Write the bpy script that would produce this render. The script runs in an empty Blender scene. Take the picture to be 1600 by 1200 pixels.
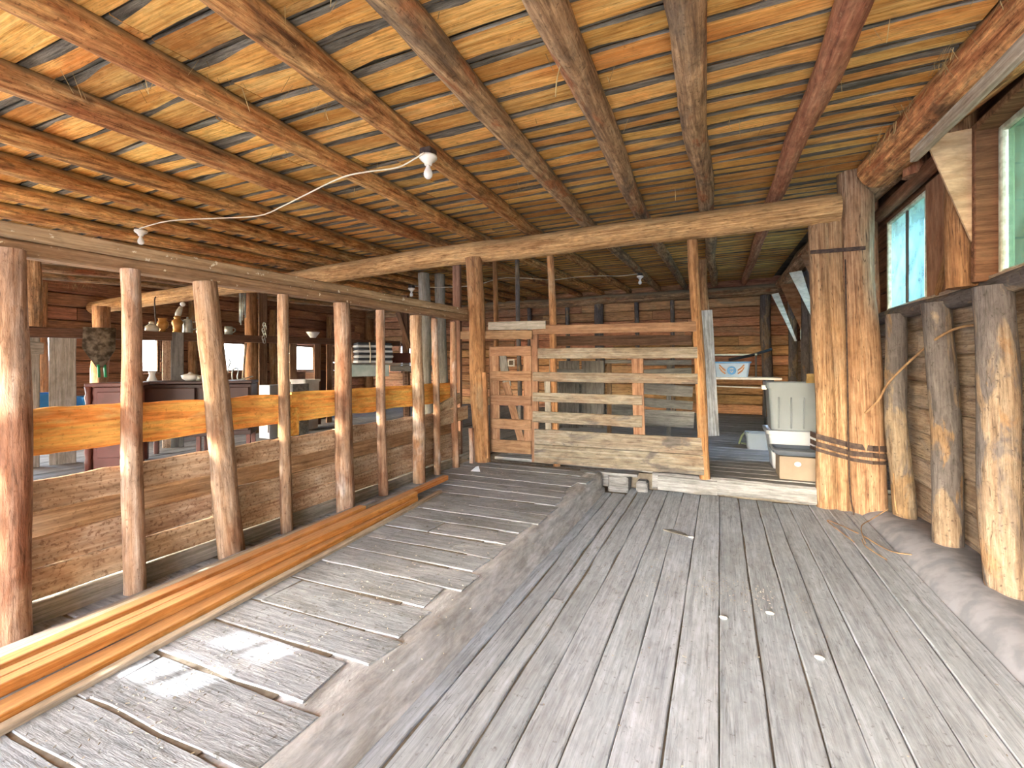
import bpy, bmesh, math, random
from mathutils import Vector, Matrix, noise as mnoise

random.seed(7)
SC = bpy.context.scene
COL = SC.collection
PI = math.pi

# ------------------------------------------------------------------ camera, world, sun, exposure
FPX, HORIZON, EYE, YAW = 740.0, 571.0, 1.35, 23.6456
cam_d = bpy.data.cameras.new('camera')
cam = bpy.data.objects.new('camera', cam_d)
COL.objects.link(cam)
cam.location = (0, 0, EYE)
cam.rotation_euler = (PI / 2, 0, math.radians(YAW))
cam_d.sensor_width = 36
cam_d.lens = 36 * FPX / 1600
cam_d.shift_y = (HORIZON - 600) / 1600.0
cam_d.clip_start = 0.05
SC.camera = cam

SUN_AZ = Vector((0.431, 0.902, 0))
SUN_EL = math.radians(28)
wd = bpy.data.worlds.new('sky')
SC.world = wd
wd.use_nodes = True
nt = wd.node_tree
bgn = nt.nodes['Background']
sky = nt.nodes.new('ShaderNodeTexSky')
sky.sky_type = 'NISHITA'
sky.sun_disc = False
sky.sun_elevation = SUN_EL
sky.sun_rotation = math.atan2(-SUN_AZ.x, -SUN_AZ.y)
sky.air_density = 1.0
sky.dust_density = 3.0
mixw = nt.nodes.new('ShaderNodeMix')
mixw.data_type = 'RGBA'
mixw.inputs[0].default_value = 0.55
mixw.inputs[7].default_value = (0.50, 0.62, 0.82, 1)
nt.links.new(sky.outputs[0], mixw.inputs[6])
nt.links.new(mixw.outputs[2], bgn.inputs[0])
bgn.inputs[1].default_value = 7.5

sun_d = bpy.data.lights.new('sun', 'SUN')
sun_d.energy = 11.0
sun_d.angle = math.radians(0.6)
sun_d.color = (1.0, 0.98, 0.95)
sun = bpy.data.objects.new('sun', sun_d)
COL.objects.link(sun)
sd = Vector((SUN_AZ.x * math.cos(SUN_EL), SUN_AZ.y * math.cos(SUN_EL), -math.sin(SUN_EL)))
sun.rotation_euler = sd.to_track_quat('-Z', 'Y').to_euler()
sun.location = (-6, -14, 9)

SC.view_settings.view_transform = 'Standard'
SC.view_settings.look = 'None'
SC.view_settings.gamma = 1
SC.view_settings.use_curve_mapping = False
SC.view_settings.exposure = 1.20
SC.cycles.max_bounces = 10
SC.cycles.diffuse_bounces = 7
SC.cycles.transparent_max_bounces = 12
SC.cycles.sample_clamp_indirect = 6.0

# ------------------------------------------------------------------ helpers
_cy, _sy = math.cos(math.radians(YAW)), math.sin(math.radians(YAW))


def at(u, v, t):
    """point seen at photo pixel (u, v) at t metres in front of the camera"""
    a, b = (u - 800) / FPX, (HORIZON - v) / FPX
    return Vector((t * (-_sy + a * _cy), t * (_cy + a * _sy), EYE + b * t))


def onx(u, v, x):
    a, b = (u - 800) / FPX, (HORIZON - v) / FPX
    t = x / (-_sy + a * _cy)
    return at(u, v, t)


LEAN = 0.033      # the old frame leans to the left as it rises
WORLD = {}


def V(*a):
    return Vector(a)


def rnd(a, b):
    return random.uniform(a, b)


def link(name, me, mat=None, M=None, parent=None):
    o = bpy.data.objects.new(name, me)
    COL.objects.link(o)
    if M is None:
        M = Matrix.Identity(4)
    WORLD[o.name] = M
    if parent is not None:
        o.parent = parent
        o.matrix_basis = WORLD[parent.name].inverted() @ M
    else:
        o.matrix_basis = M
    if mat is not None and me is not None and len(me.materials) == 0:
        me.materials.append(mat)
    return o


def empty(name, loc=(0, 0, 0), parent=None):
    return link(name, None, None, Matrix.Translation(Vector(loc)), parent)


def tag(o, label=None, cat=None, group=None, kind=None):
    if label:
        o['label'] = label
    if cat:
        o['category'] = cat
    if group:
        o['group'] = group
    if kind:
        o['kind'] = kind
    return o


def mesh(name, verts, faces, smooth=False):
    me = bpy.data.meshes.new(name)
    me.from_pydata([tuple(v) for v in verts], [], faces)
    if smooth:
        me.polygons.foreach_set('use_smooth', [True] * len(me.polygons))
    me.update()
    return me


def frame(p0, d, w=None):
    """matrix with local x along d, y along w, at p0"""
    x = Vector(d).normalized()
    if w is None:
        w = Vector((0, 0, 1)) if abs(x.z) < 0.9 else Vector((1, 0, 0))
    w = Vector(w)
    y = (w - x * w.dot(x)).normalized()
    z = x.cross(y)
    M = Matrix((x, y, z)).transposed().to_4x4()
    M.translation = p0
    return M


def log(name, path, r0, r1, mat, parent=None, sides=12, bump=0.06, step=0.14, flat=None, seed=None, knots=0.0):
    """a round, slightly crooked log along a path of points; local x runs along it"""
    path = [Vector(p) for p in path]
    M = frame(path[0], path[-1] - path[0])
    Mi = M.inverted()
    loc = [Mi @ p for p in path]
    L = loc[-1].x
    n = max(4, int(L / step))
    s = rnd(0, 100) if seed is None else seed
    verts, faces = [], []

    def off(x):
        for a, b in zip(loc, loc[1:]):
            if x <= b.x or b is loc[-1]:
                k = (x - a.x) / max(1e-6, b.x - a.x)
                return a.y + (b.y - a.y) * k, a.z + (b.z - a.z) * k
    for i in range(n + 1):
        x = L * i / n
        oy, oz = off(x)
        env = math.sin(PI * i / n)
        oy += env * r0 * 0.5 * mnoise.noise(Vector((x * 0.7, s, 1)))
        oz += env * r0 * 0.5 * mnoise.noise(Vector((x * 0.7, s, 9)))
        r = r0 + (r1 - r0) * i / n
        for j in range(sides):
            a = 2 * PI * j / sides
            ca, sa = math.cos(a), math.sin(a)
            k = 1 + bump * mnoise.noise(Vector((x * 2.2 + s, ca * 1.3, sa * 1.3))) + bump * 0.8 * mnoise.noise(Vector((x * 7 + s, ca * 3, sa * 3)))
            if knots:
                k += knots * max(0, mnoise.noise(Vector((x * 4 + s, ca * 2, sa * 2 + 5))) - 0.25) * 2
            yy, zz = r * k * ca, r * k * sa
            if flat:
                yy = max(-flat * r, min(flat * r, yy))
                zz = max(-flat * r, min(flat * r, zz))
            verts.append((x, oy + yy, oz + zz))
    for i in range(n):
        for j in range(sides):
            a, b = i * sides + j, i * sides + (j + 1) % sides
            faces.append((a, b, b + sides, a + sides))
    base = len(verts)
    verts += [verts[j] for j in range(sides)] + [verts[n * sides + j] for j in range(sides)]
    faces.append(tuple(base + j for j in reversed(range(sides))))
    faces.append(tuple(base + sides + j for j in range(sides)))
    me = mesh(name, verts, faces, True)
    me.polygons[-1].use_smooth = False
    me.polygons[-2].use_smooth = False
    return link(name, me, mat, M, parent)


def board(name, p0, p1, width, thick, wdir, mat, parent=None, segs=6, jag=0.0, w1=None, cham=0.004, warp=0.0, ragged=0.0, bark=None, barkw=0.0):
    """a sawn board from p0 to p1 (centre line); width along wdir, real thickness, broken edges"""
    p0, p1 = Vector(p0), Vector(p1)
    M = frame(p0, p1 - p0, wdir)
    L = (p1 - p0).length
    s = rnd(0, 100)
    w1 = width if w1 is None else w1
    verts, faces = [], []
    for i in range(segs + 1):
        k = i / segs
        x = L * k
        if ragged and i in (0, segs):
            pass
        w = width + (w1 - width) * k
        up = w / 2 + jag * mnoise.noise(Vector((x * 3.1, s, 0))) + jag * 0.6 * mnoise.noise(Vector((x * 11, s, 3)))
        dn = -w / 2 + jag * mnoise.noise(Vector((x * 3.1, s, 7))) + jag * 0.6 * mnoise.noise(Vector((x * 11, s, 5)))
        wz = warp * mnoise.noise(Vector((x * 0.8, s, 11)))
        h = thick / 2
        c = min(cham, h * 0.6)
        cd = cu = c
        if bark:
            cd = barkw * max(0.12, 0.5 + 1.1 * mnoise.noise(Vector((x * 1.7, s, 21))) + 0.4 * mnoise.noise(Vector((x * 7, s, 23))))
            cu = barkw * max(0.12, 0.5 + 1.1 * mnoise.noise(Vector((x * 1.7, s, 31))) + 0.4 * mnoise.noise(Vector((x * 7, s, 33))))
        prof = [(dn, -h + c), (dn + cd, -h), (up - cu, -h), (up, -h + c), (up, h - c), (up - c, h), (dn + c, h), (dn, h - c)]
        for q, (y, z) in enumerate(prof):
            xr = x
            if ragged and i in (0, segs):
                xr += ragged * mnoise.noise(Vector((y * 30, s, i)))
            verts.append((xr, y, z + wz))
    for i in range(segs):
        for j in range(8):
            a, b = i * 8 + j, i * 8 + (j + 1) % 8
            faces.append((a, b, b + 8, a + 8))
    faces.append(tuple(reversed(range(8))))
    faces.append(tuple(segs * 8 + j for j in range(8)))
    me = mesh(name, verts, faces)
    if bark:
        me.materials.append(mat)
        me.materials.append(bark)
        for i in range(segs):
            for j in (0, 2, 3, 7):
                me.polygons[i * 8 + j].material_index = 1
    return link(name, me, mat, M, parent)


def box(name, c, size, mat, parent=None, rot=None, bev=0.006):
    bm = bmesh.new()
    bmesh.ops.create_cube(bm, size=1)
    for v in bm.verts:
        v.co = Vector((v.co.x * size[0], v.co.y * size[1], v.co.z * size[2]))
    if bev:
        bmesh.ops.bevel(bm, geom=bm.edges[:], offset=min(bev, min(size) * 0.3), segments=1, affect='EDGES')
    me = bpy.data.meshes.new(name)
    bm.to_mesh(me)
    bm.free()
    M = Matrix.Translation(Vector(c))
    if rot is not None:
        M = M @ (Matrix.Rotation(rot, 4, 'Z') if not isinstance(rot, Matrix) else rot)
    return link(name, me, mat, M, parent)


def lathe(name, prof, mat, loc, parent=None, sides=20, tilt=None, sx=1, sy=1):
    verts, faces = [], []
    n = len(prof)
    for r, z in prof:
        for j in range(sides):
            a = 2 * PI * j / sides
            verts.append((max(r, 0.0004) * math.cos(a) * sx, max(r, 0.0004) * math.sin(a) * sy, z))
    for i in range(n - 1):
        for j in range(sides):
            a, b = i * sides + j, i * sides + (j + 1) % sides
            faces.append((a, b, b + sides, a + sides))
    faces.append(tuple(reversed(range(sides))))
    faces.append(tuple((n - 1) * sides + j for j in range(sides)))
    M = Matrix.Translation(Vector(loc))
    if tilt is not None:
        M = M @ tilt
    return link(name, mesh(name, verts, faces, True), mat, M, parent)


def tube(name, pts, r, mat, parent=None, sides=6, smooth_path=True):
    pts = [Vector(p) for p in pts]
    if smooth_path and len(pts) > 2:
        out = []
        for i in range(len(pts) - 1):
            a = pts[max(i - 1, 0)]
            b, c = pts[i], pts[i + 1]
            d = pts[min(i + 2, len(pts) - 1)]
            for k in range(5):
                t = k / 5
                out.append(0.5 * ((2 * b) + (c - a) * t + (2 * a - 5 * b + 4 * c - d) * t * t + (3 * b - a - 3 * c + d) * t ** 3))
        out.append(pts[-1])
        pts = out
    o0 = pts[0]
    verts, faces = [], []
    n = len(pts)
    for i, p in enumerate(pts):
        d = (pts[min(i + 1, n - 1)] - pts[max(i - 1, 0)]).normalized()
        u = d.cross(Vector((0.3, 0.2, 1))).normalized()
        w = d.cross(u)
        for j in range(sides):
            a = 2 * PI * j / sides
            verts.append(p - o0 + u * r * math.cos(a) + w * r * math.sin(a))
    for i in range(n - 1):
        for j in range(sides):
            a, b = i * sides + j, i * sides + (j + 1) % sides
            faces.append((a, b, b + sides, a + sides))
    faces.append(tuple(reversed(range(sides))))
    faces.append(tuple((n - 1) * sides + j for j in range(sides)))
    return link(name, mesh(name, verts, faces, True), mat, Matrix.Translation(o0), parent)


def prism(name, pts, thick, ndir, mat, parent=None):
    """flat polygon (3-D points in one plane) given real thickness along ndir"""
    pts = [Vector(p) for p in pts]
    o0 = pts[0]
    nd = Vector(ndir).normalized() * thick
    n = len(pts)
    verts = [p - o0 for p in pts] + [p - o0 + nd for p in pts]
    faces = [tuple(reversed(range(n))), tuple(range(n, 2 * n))]
    for i in range(n):
        j = (i + 1) % n
        faces.append((i, j, j + n, i + n))
    me = mesh(name, verts, faces)
    bm = bmesh.new()
    bm.from_mesh(me)
    bmesh.ops.recalc_face_normals(bm, faces=bm.faces)
    bm.to_mesh(me)
    bm.free()
    return link(name, me, mat, Matrix.Translation(o0), parent)


# ------------------------------------------------------------------ materials
def lin(h):
    h = h.lstrip('#')
    out = []
    for i in (0, 2, 4):
        c = int(h[i:i + 2], 16) / 255
        out.append(c / 12.92 if c <= 0.04045 else ((c + 0.055) / 1.055) ** 2.4)
    return (*out, 1)


def tone(h, des=0.20, gain=(1, 1, 1)):
    """weathered version of a swatch: a little greyer"""
    c = lin(h)
    l = 0.3 * c[0] + 0.55 * c[1] + 0.15 * c[2]
    c = [min(0.85, (v + (l - v) * des) * q) for v, q in zip(c[:3], gain)]
    if c[0] > c[2] * 1.25:      # brown woods: a touch more yellow than red
        c = [c[0] * 0.99, c[1] * 1.02, c[2] * 0.98]
    return (*c, 1)


def wood(name, cols, stretch=14, grain=5.0, patch=None, patch2=None, speck=None, crack=None, dust=None, vary=0.3, huevar=0.006, rough=0.85, bump=0.25, spec=0.15, des=0.30, fine=0.30, gain=(1, 1, 1)):
    """procedural timber; grain runs along the object's local x"""
    m = bpy.data.materials.new(name)
    m.use_nodes = True
    t = m.node_tree
    N, Lk = t.nodes, t.links
    bs = N['Principled BSDF']
    bs.inputs['Roughness'].default_value = rough
    bs.inputs['Specular IOR Level'].default_value = spec
    tc = N.new('ShaderNodeTexCoord')
    oi = N.new('ShaderNodeObjectInfo')

    def vm(op, a, b):
        n = N.new('ShaderNodeVectorMath')
        n.operation = op
        for i, q in enumerate((a, b)):
            if isinstance(q, tuple):
                n.inputs[i].default_value = q
            else:
                Lk.new(q, n.inputs[i])
        return n.outputs[0]
    mul = N.new('ShaderNodeMath')
    mul.operation = 'MULTIPLY'
    mul.inputs[1].default_value = 61.0
    Lk.new(oi.outputs['Random'], mul.inputs[0])
    cmb = N.new('ShaderNodeCombineXYZ')
    for i in range(3):
        Lk.new(mul.outputs[0], cmb.inputs[i])
    base = vm('ADD', tc.outputs['Object'], cmb.outputs[0])
    st = vm('MULTIPLY', base, (1.0, stretch * 2.4, stretch * 2.4))

    def noise(vec, scale, detail=5, dist=0.0, rough_=0.6):
        n = N.new('ShaderNodeTexNoise')
        n.inputs['Scale'].default_value = scale
        n.inputs['Detail'].default_value = detail
        n.inputs['Distortion'].default_value = dist
        n.inputs['Roughness'].default_value = rough_
        Lk.new(vec, n.inputs['Vector'])
        return n.outputs[0]

    def ramp(f, stops):
        n = N.new('ShaderNodeValToRGB')
        e = n.color_ramp.elements
        while len(e) < len(stops):
            e.new(0.5)
        for q, (p, c) in zip(e, stops):
            q.position = p
            q.color = c
        Lk.new(f, n.inputs[0])
        return n.outputs[0]

    def mix(f, a, b, amt=None):
        n = N.new('ShaderNodeMix')
        n.data_type = 'RGBA'
        if amt is not None:
            mm = N.new('ShaderNodeMath')
            mm.operation = 'MULTIPLY'
            mm.inputs[1].default_value = amt
            Lk.new(f, mm.inputs[0])
            f = mm.outputs[0]
        Lk.new(f, n.inputs[0])
        for q, i in ((a, 6), (b, 7)):
            if isinstance(q, tuple):
                n.inputs[i].default_value = q
            else:
                Lk.new(q, n.inputs[i])
        return n.outputs[2]
    g = noise(st, grain * 0.5, 8, 0.25, 0.66)
    k = len(cols)
    col = ramp(g, [(0.3 + 0.4 * i / max(1, k - 1), tone(c, des, gain)) for i, c in enumerate(cols)])
    BW = lambda a, b: [(a, (0, 0, 0, 1)), (b, (1, 1, 1, 1))]
    pst = vm('MULTIPLY', base, (1.0, 3.0, 3.0))
    for pp, off in ((patch, 13.0), (patch2, 37.0)):
        if pp:
            pc, psc, lo, hi, amt = pp
            pn = noise(vm('ADD', pst, (off, off, off)), psc, 6, 0.8)
            col = mix(ramp(pn, BW(lo, hi)), col, tone(pc, des, gain), amt)
    if speck:
        sc_, ssc, lo, hi, amt = speck
        sn = noise(base, ssc, 3, 0.0)
        col = mix(ramp(sn, BW(lo, hi)), col, tone(sc_, des, gain), amt)
    if crack:
        cc, csc, wid, amt = crack
        cn = noise(vm('MULTIPLY', base, (0.35, 7, 7)), csc, 3, 0.3)
        cr = ramp(cn, [(0.5 - wid, (0, 0, 0, 1)), (0.5, (1, 1, 1, 1)), (0.5 + wid, (0, 0, 0, 1))])
        col = mix(cr, col, tone(cc, des, gain), amt)
    fn = noise(vm('MULTIPLY', base, (6.0, stretch * 9, stretch * 9)), 1.0, 4, 0.0, 0.7)
    mn = noise(vm('MULTIPLY', base, (9.0, 22.0, 22.0)), 1.0, 4, 0.6, 0.65)
    fa = N.new('ShaderNodeMath')
    fa.operation = 'ADD'
    Lk.new(fn, fa.inputs[0])
    Lk.new(mn, fa.inputs[1])
    fm_ = N.new('ShaderNodeMapRange')
    fm_.inputs[1].default_value = 0.72
    fm_.inputs[2].default_value = 1.22
    fm_.inputs[3].default_value = 1 - fine
    fm_.inputs[4].default_value = 1 + fine * 0.7
    Lk.new(fa.outputs[0], fm_.inputs[0])
    fx = N.new('ShaderNodeVectorMath')
    fx.operation = 'SCALE'
    Lk.new(col, fx.inputs[0])
    Lk.new(fm_.outputs[0], fx.inputs['Scale'])
    col = fx.outputs[0]
    hs = N.new('ShaderNodeHueSaturation')
    mr = N.new('ShaderNodeMapRange')
    mr.inputs[3].default_value = 1 - vary
    mr.inputs[4].default_value = 1 + vary * 0.7
    Lk.new(oi.outputs['Random'], mr.inputs[0])
    Lk.new(mr.outputs[0], hs.inputs['Value'])
    fr = N.new('ShaderNodeMath')
    fr.operation = 'FRACT'
    m2 = N.new('ShaderNodeMath')
    m2.operation = 'MULTIPLY'
    m2.inputs[1].default_value = 17.3
    Lk.new(oi.outputs['Random'], m2.inputs[0])
    Lk.new(m2.outputs[0], fr.inputs[0])
    mh = N.new('ShaderNodeMapRange')
    mh.inputs[3].default_value = 0.5 - huevar
    mh.inputs[4].default_value = 0.5 + huevar
    Lk.new(fr.outputs[0], mh.inputs[0])
    Lk.new(mh.outputs[0], hs.inputs['Hue'])
    Lk.new(col, hs.inputs['Color'])
    col = hs.outputs[0]
    if dust:
        dc, amt = dust
        ge = N.new('ShaderNodeNewGeometry')
        sx = N.new('ShaderNodeSeparateXYZ')
        Lk.new(ge.outputs['Normal'], sx.inputs[0])
        md = N.new('ShaderNodeMapRange')
        md.inputs[1].default_value = 0.1
        md.inputs[2].default_value = 0.6
        Lk.new(sx.outputs[2], md.inputs[0])
        col = mix(md.outputs[0], col, tone(dc, des, gain), amt)
    Lk.new(col, bs.inputs['Base Color'])
    bp = N.new('ShaderNodeBump')
    bp.inputs['Strength'].default_value = bump
    bp.inputs['Distance'].default_value = 0.012
    Lk.new(fa.outputs[0], bp.inputs['Height'])
    Lk.new(bp.outputs[0], bs.inputs['Normal'])
    return m


def plain(name, c, rough=0.6, metal=0.0, mott=None, scale=8, spec=0.4, emit=None):
    m = bpy.data.materials.new(name)
    m.use_nodes = True
    t = m.node_tree
    bs = t.nodes['Principled BSDF']
    bs.inputs['Roughness'].default_value = rough
    bs.inputs['Metallic'].default_value = metal
    bs.inputs['Specular IOR Level'].default_value = spec
    tc = t.nodes.new('ShaderNodeTexCoord')
    n = t.nodes.new('ShaderNodeTexNoise')
    n.inputs['Scale'].default_value = scale
    n.inputs['Detail'].default_value = 6
    r = t.nodes.new('ShaderNodeValToRGB')
    b = lin(c)
    d = lin(mott) if mott else tuple(x * 0.85 for x in b[:3]) + (1,)
    r.color_ramp.elements[0].position = 0.4
    r.color_ramp.elements[0].color = d
    r.color_ramp.elements[1].position = 0.6
    r.color_ramp.elements[1].color = b
    t.links.new(tc.outputs['Object'], n.inputs['Vector'])
    t.links.new(n.outputs[0], r.inputs[0])
    t.links.new(r.outputs[0], bs.inputs['Base Color'])
    return m


def dusty_glass(name, tint, veil, amount):
    """old window glass: see-through with a film of dust that catches light"""
    m = bpy.data.materials.new(name)
    m.use_nodes = True
    t = m.node_tree
    N, Lk = t.nodes, t.links
    for n in list(N):
        N.remove(n)
    out = N.new('ShaderNodeOutputMaterial')
    tr = N.new('ShaderNodeBsdfTransparent')
    tr.inputs[0].default_value = lin(tint)
    tl = N.new('ShaderNodeBsdfTranslucent')
    tl.inputs[0].default_value = lin(veil)
    gl = N.new('ShaderNodeBsdfGlossy')
    gl.inputs[1].default_value = 0.05
    tc = N.new('ShaderNodeTexCoord')
    ns = N.new('ShaderNodeTexNoise')
    ns.inputs['Scale'].default_value = 5
    ns.inputs['Detail'].default_value = 8
    Lk.new(tc.outputs['Object'], ns.inputs['Vector'])
    mr = N.new('ShaderNodeMapRange')
    mr.inputs[1].default_value = 0.35
    mr.inputs[2].default_value = 0.65
    mr.inputs[3].default_value = amount * 0.6
    mr.inputs[4].default_value = min(0.95, amount * 1.4)
    Lk.new(ns.outputs[0], mr.inputs[0])
    m1 = N.new('ShaderNodeMixShader')
    Lk.new(mr.outputs[0], m1.inputs[0])
    Lk.new(tr.outputs[0], m1.inputs[1])
    Lk.new(tl.outputs[0], m1.inputs[2])
    m2 = N.new('ShaderNodeMixShader')
    m2.inputs[0].default_value = 0.04
    Lk.new(m1.outputs[0], m2.inputs[1])
    Lk.new(gl.outputs[0], m2.inputs[2])
    Lk.new(m2.outputs[0], out.inputs[0])
    return m


M_POLE = wood('pole_wood', ['#6a3c1a', '#a86a30', '#ca9452', '#dab278'], stretch=9, grain=3, patch=('#9a5220', 1.6, 0.5, 0.64, 0.6), patch2=('#5d4632', 2.2, 0.55, 0.68, 0.8), speck=('#3a2210', 60, 0.6, 0.7, 0.5), dust=('#8e7e62', 0.85), vary=0.25, bump=0.8, fine=0.55, des=0.22, gain=(1.2, 1.12, 1.0))
M_POLE_RED = wood('red_pole_wood', ['#7a4420', '#a45c2c', '#b4703c', '#c48c58'], stretch=7, grain=3, patch=('#c98a4c', 2.0, 0.6, 0.7, 0.6), speck=('#c99c6a', 45, 0.62, 0.72, 0.5), dust=('#8e7e62', 0.8), vary=0.12, bump=0.7, fine=0.45)
M_POLE_GREY = wood('bark_pole_wood', ['#5c4230', '#906840', '#b48a5c', '#c4a27a'], stretch=9, grain=3, patch=('#a5591f', 1.8, 0.55, 0.65, 0.9), patch2=('#6b5a4c', 1.5, 0.5, 0.62, 0.7), speck=('#3a2818', 50, 0.6, 0.7, 0.6), dust=('#8e8068', 0.85), vary=0.2, bump=0.8, fine=0.5, gain=(1.15, 1.08, 1.0))
M_CEIL = wood('ceiling_board_wood', ['#a06a30', '#d09a54', '#e0b272', '#e8c088'], stretch=16, grain=3, patch=('#5e3412', 1.3, 0.56, 0.72, 0.7), patch2=('#b86a22', 0.9, 0.45, 0.62, 0.6), speck=('#7a4a20', 30, 0.66, 0.74, 0.5), crack=('#4a2c14', 3.0, 0.010, 0.5), vary=0.28, huevar=0.006, bump=0.3, fine=0.3, des=0.1, gain=(1.15, 1.1, 0.85))
M_BARK = wood('bark_edge_wood', ['#463e36', '#6a6056', '#84786a', '#94887a'], stretch=8, grain=5, patch=('#3c3a2c', 2, 0.5, 0.6, 0.5), vary=0.25, bump=0.7)
M_FLOOR = wood('floor_plank_wood', ['#888d93', '#a0a5aa', '#adb1b6', '#b8bcc2'], stretch=12, grain=3.5, patch=('#8b8a86', 1.2, 0.5, 0.68, 0.5), patch2=('#b6bac0', 0.9, 0.55, 0.7, 0.6), speck=('#6a655c', 38, 0.63, 0.72, 0.6), crack=('#57524c', 2.2, 0.008, 0.45), vary=0.10, huevar=0.006, bump=0.25, fine=0.22, gain=(0.96, 1.04, 1.14))
M_PLAT = wood('platform_plank_wood', ['#8a8c8f', '#a1a3a6', '#b1b3b6', '#bec0c4'], stretch=7, grain=4, patch=('#8c877e', 1.6, 0.5, 0.64, 0.6), patch2=('#c8c6c6', 1.3, 0.57, 0.68, 0.7), speck=('#6b5f50', 34, 0.6, 0.7, 0.7), crack=('#5c554e', 1.8, 0.007, 0.5), vary=0.10, huevar=0.006, bump=0.35, fine=0.22, gain=(0.68, 0.73, 0.79))
M_DIRT = plain('dusty_dirt', '#9496a0', 0.95, mott='#80838c', scale=9, spec=0.05)
M_GAP = plain('packed_dirt', '#7c756b', 0.95, mott='#6c655b', scale=30, spec=0.05)
M_RFLOOR = wood('rear_floor_wood', ['#5f6060', '#7d7e7e', '#949494', '#a2a2a2'], stretch=14, grain=4, patch=('#6e6a64', 1.2, 0.5, 0.66, 0.6), vary=0.15, huevar=0.006, bump=0.2)
M_FBOARD = wood('fence_board_wood', ['#94714e', '#b08c66', '#c2a27c', '#ccb08e'], stretch=9, grain=4, patch=('#8a5430', 1.4, 0.52, 0.66, 0.6), patch2=('#c9b8a2', 1.7, 0.55, 0.68, 0.5), speck=('#7c5434', 55, 0.54, 0.64, 0.7), vary=0.14, huevar=0.006, bump=0.3, gain=(1.1, 1.1, 1.15))
M_FTOP = wood('fence_top_board_wood', ['#9c6226', '#bc823c', '#cc9850', '#d3a460'], stretch=8, grain=3, patch=('#cbb084', 2.0, 0.6, 0.7, 0.6), patch2=('#9c6428', 1.6, 0.54, 0.66, 0.6), speck=('#8c5c2c', 50, 0.6, 0.7, 0.5), vary=0.10, huevar=0.01, bump=0.25, des=0.12, gain=(1.75, 1.55, 1.2))
M_FBACK = wood('fence_back_board_wood', ['#6a4c36', '#83644a', '#937458', '#a08468'], stretch=12, grain=4, speck=('#5a4030', 50, 0.6, 0.7, 0.5), vary=0.2, bump=0.2)
M_FPOST = wood('fence_post_wood', ['#7a4c2a', '#a87a50', '#bf9674', '#ccb098'], stretch=7, grain=3, patch=('#9c5a26', 1.2, 0.5, 0.62, 0.7), patch2=('#d2c6ba', 1.1, 0.55, 0.68, 0.75), speck=('#7a4a26', 45, 0.62, 0.7, 0.5), crack=('#5a3a22', 2.4, 0.008, 0.6), vary=0.12, huevar=0.006, bump=0.55, fine=0.4, gain=(0.76, 0.75, 0.78))
M_RAIL = wood('rail_wood', ['#7c5a38', '#9c784e', '#b09066', '#bea27c'], stretch=12, grain=3, speck=('#d8cdb8', 22, 0.66, 0.69, 0.9), patch=('#8a6440', 1.3, 0.5, 0.65, 0.5), vary=0.08, bump=0.25)
M_RAIL2 = wood('lower_rail_wood', ['#6e4a2c', '#8a6240', '#9a7450', '#a4805c'], stretch=12, grain=3, speck=('#d2c4ac', 22, 0.67, 0.70, 0.9), vary=0.08, bump=0.25)
M_BEAM = wood('tie_beam_wood', ['#70492a', '#a0744a', '#b98e62', '#caa67c'], stretch=16, grain=3.2, patch=('#7c4c2a', 1.3, 0.54, 0.66, 0.55), crack=('#5a3c22', 2.6, 0.016, 0.75), vary=0.06, dust=('#a08c6a', 0.35), des=0.2, bump=0.8, fine=0.4, gain=(1.3, 1.22, 1.05))
M_BPOST = wood('big_post_wood', ['#6a4426', '#966a40', '#ae855a', '#bc9a74'], stretch=15, grain=3, patch=('#9c6c34', 1.0, 0.5, 0.66, 0.5), patch2=('#8c7a66', 1.0, 0.56, 0.7, 0.5), crack=('#3c2a1c', 2.0, 0.007, 0.85), vary=0.08, bump=0.6, fine=0.4)
M_OPOST = wood('orange_post_wood', ['#66401f', '#9a6430', '#b0783e', '#bd8c56'], stretch=12, grain=3, patch=('#a89070', 1.1, 0.55, 0.68, 0.6), crack=('#4a2e18', 2.2, 0.01, 0.7), vary=0.12, bump=0.6, fine=0.4, des=0.26, gain=(0.9, 0.9, 0.9))
M_RPOST = wood('bark_post_wood', ['#8a6846', '#ae8a62', '#c09e76', '#c8ae8c'], stretch=9, grain=3, patch=('#80766f', 1.3, 0.44, 0.49, 0.92), patch2=('#c08c48', 1.5, 0.58, 0.63, 0.8), speck=('#57483c', 40, 0.62, 0.7, 0.6), crack=('#4a3a2c', 2.2, 0.008, 0.6), vary=0.07, bump=0.7, fine=0.4, gain=(0.52, 0.55, 0.62))
M_RWALL = wood('wall_log_wood', ['#6e5444', '#90745e', '#a58a72', '#b09a86'], stretch=9, grain=4, patch=('#8c847e', 1.2, 0.48, 0.62, 0.6), patch2=('#7a4c2a', 1.5, 0.56, 0.68, 0.6), crack=('#3a2a20', 2.2, 0.010, 0.7), speck=('#4a3628', 36, 0.62, 0.7, 0.5), vary=0.22, huevar=0.006, bump=0.45)
M_UWALL = wood('upper_wall_wood', ['#4e2c16', '#74451f', '#8a562c', '#98683c'], stretch=9, grain=3, patch=('#5e3c22', 1.3, 0.5, 0.66, 0.6), vary=0.2, huevar=0.006, bump=0.3)
M_BACKW = wood('rear_wall_wood', ['#66442a', '#8e6444', '#a67850', '#b48a60'], stretch=10, grain=4, patch=('#6c6a5a', 1.0, 0.52, 0.66, 0.6), crack=('#2c1c10', 2.0, 0.012, 0.7), vary=0.3, huevar=0.02, bump=0.3, gain=(1.5, 1.3, 1.15))
M_LEFTW = wood('left_wall_wood', ['#56341f', '#7c5030', '#925e38', '#a07044'], stretch=10, grain=4, patch=('#5a3c28', 1.0, 0.5, 0.66, 0.5), vary=0.3, huevar=0.006, bump=0.3, gain=(1.3, 1.2, 1.1))
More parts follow.
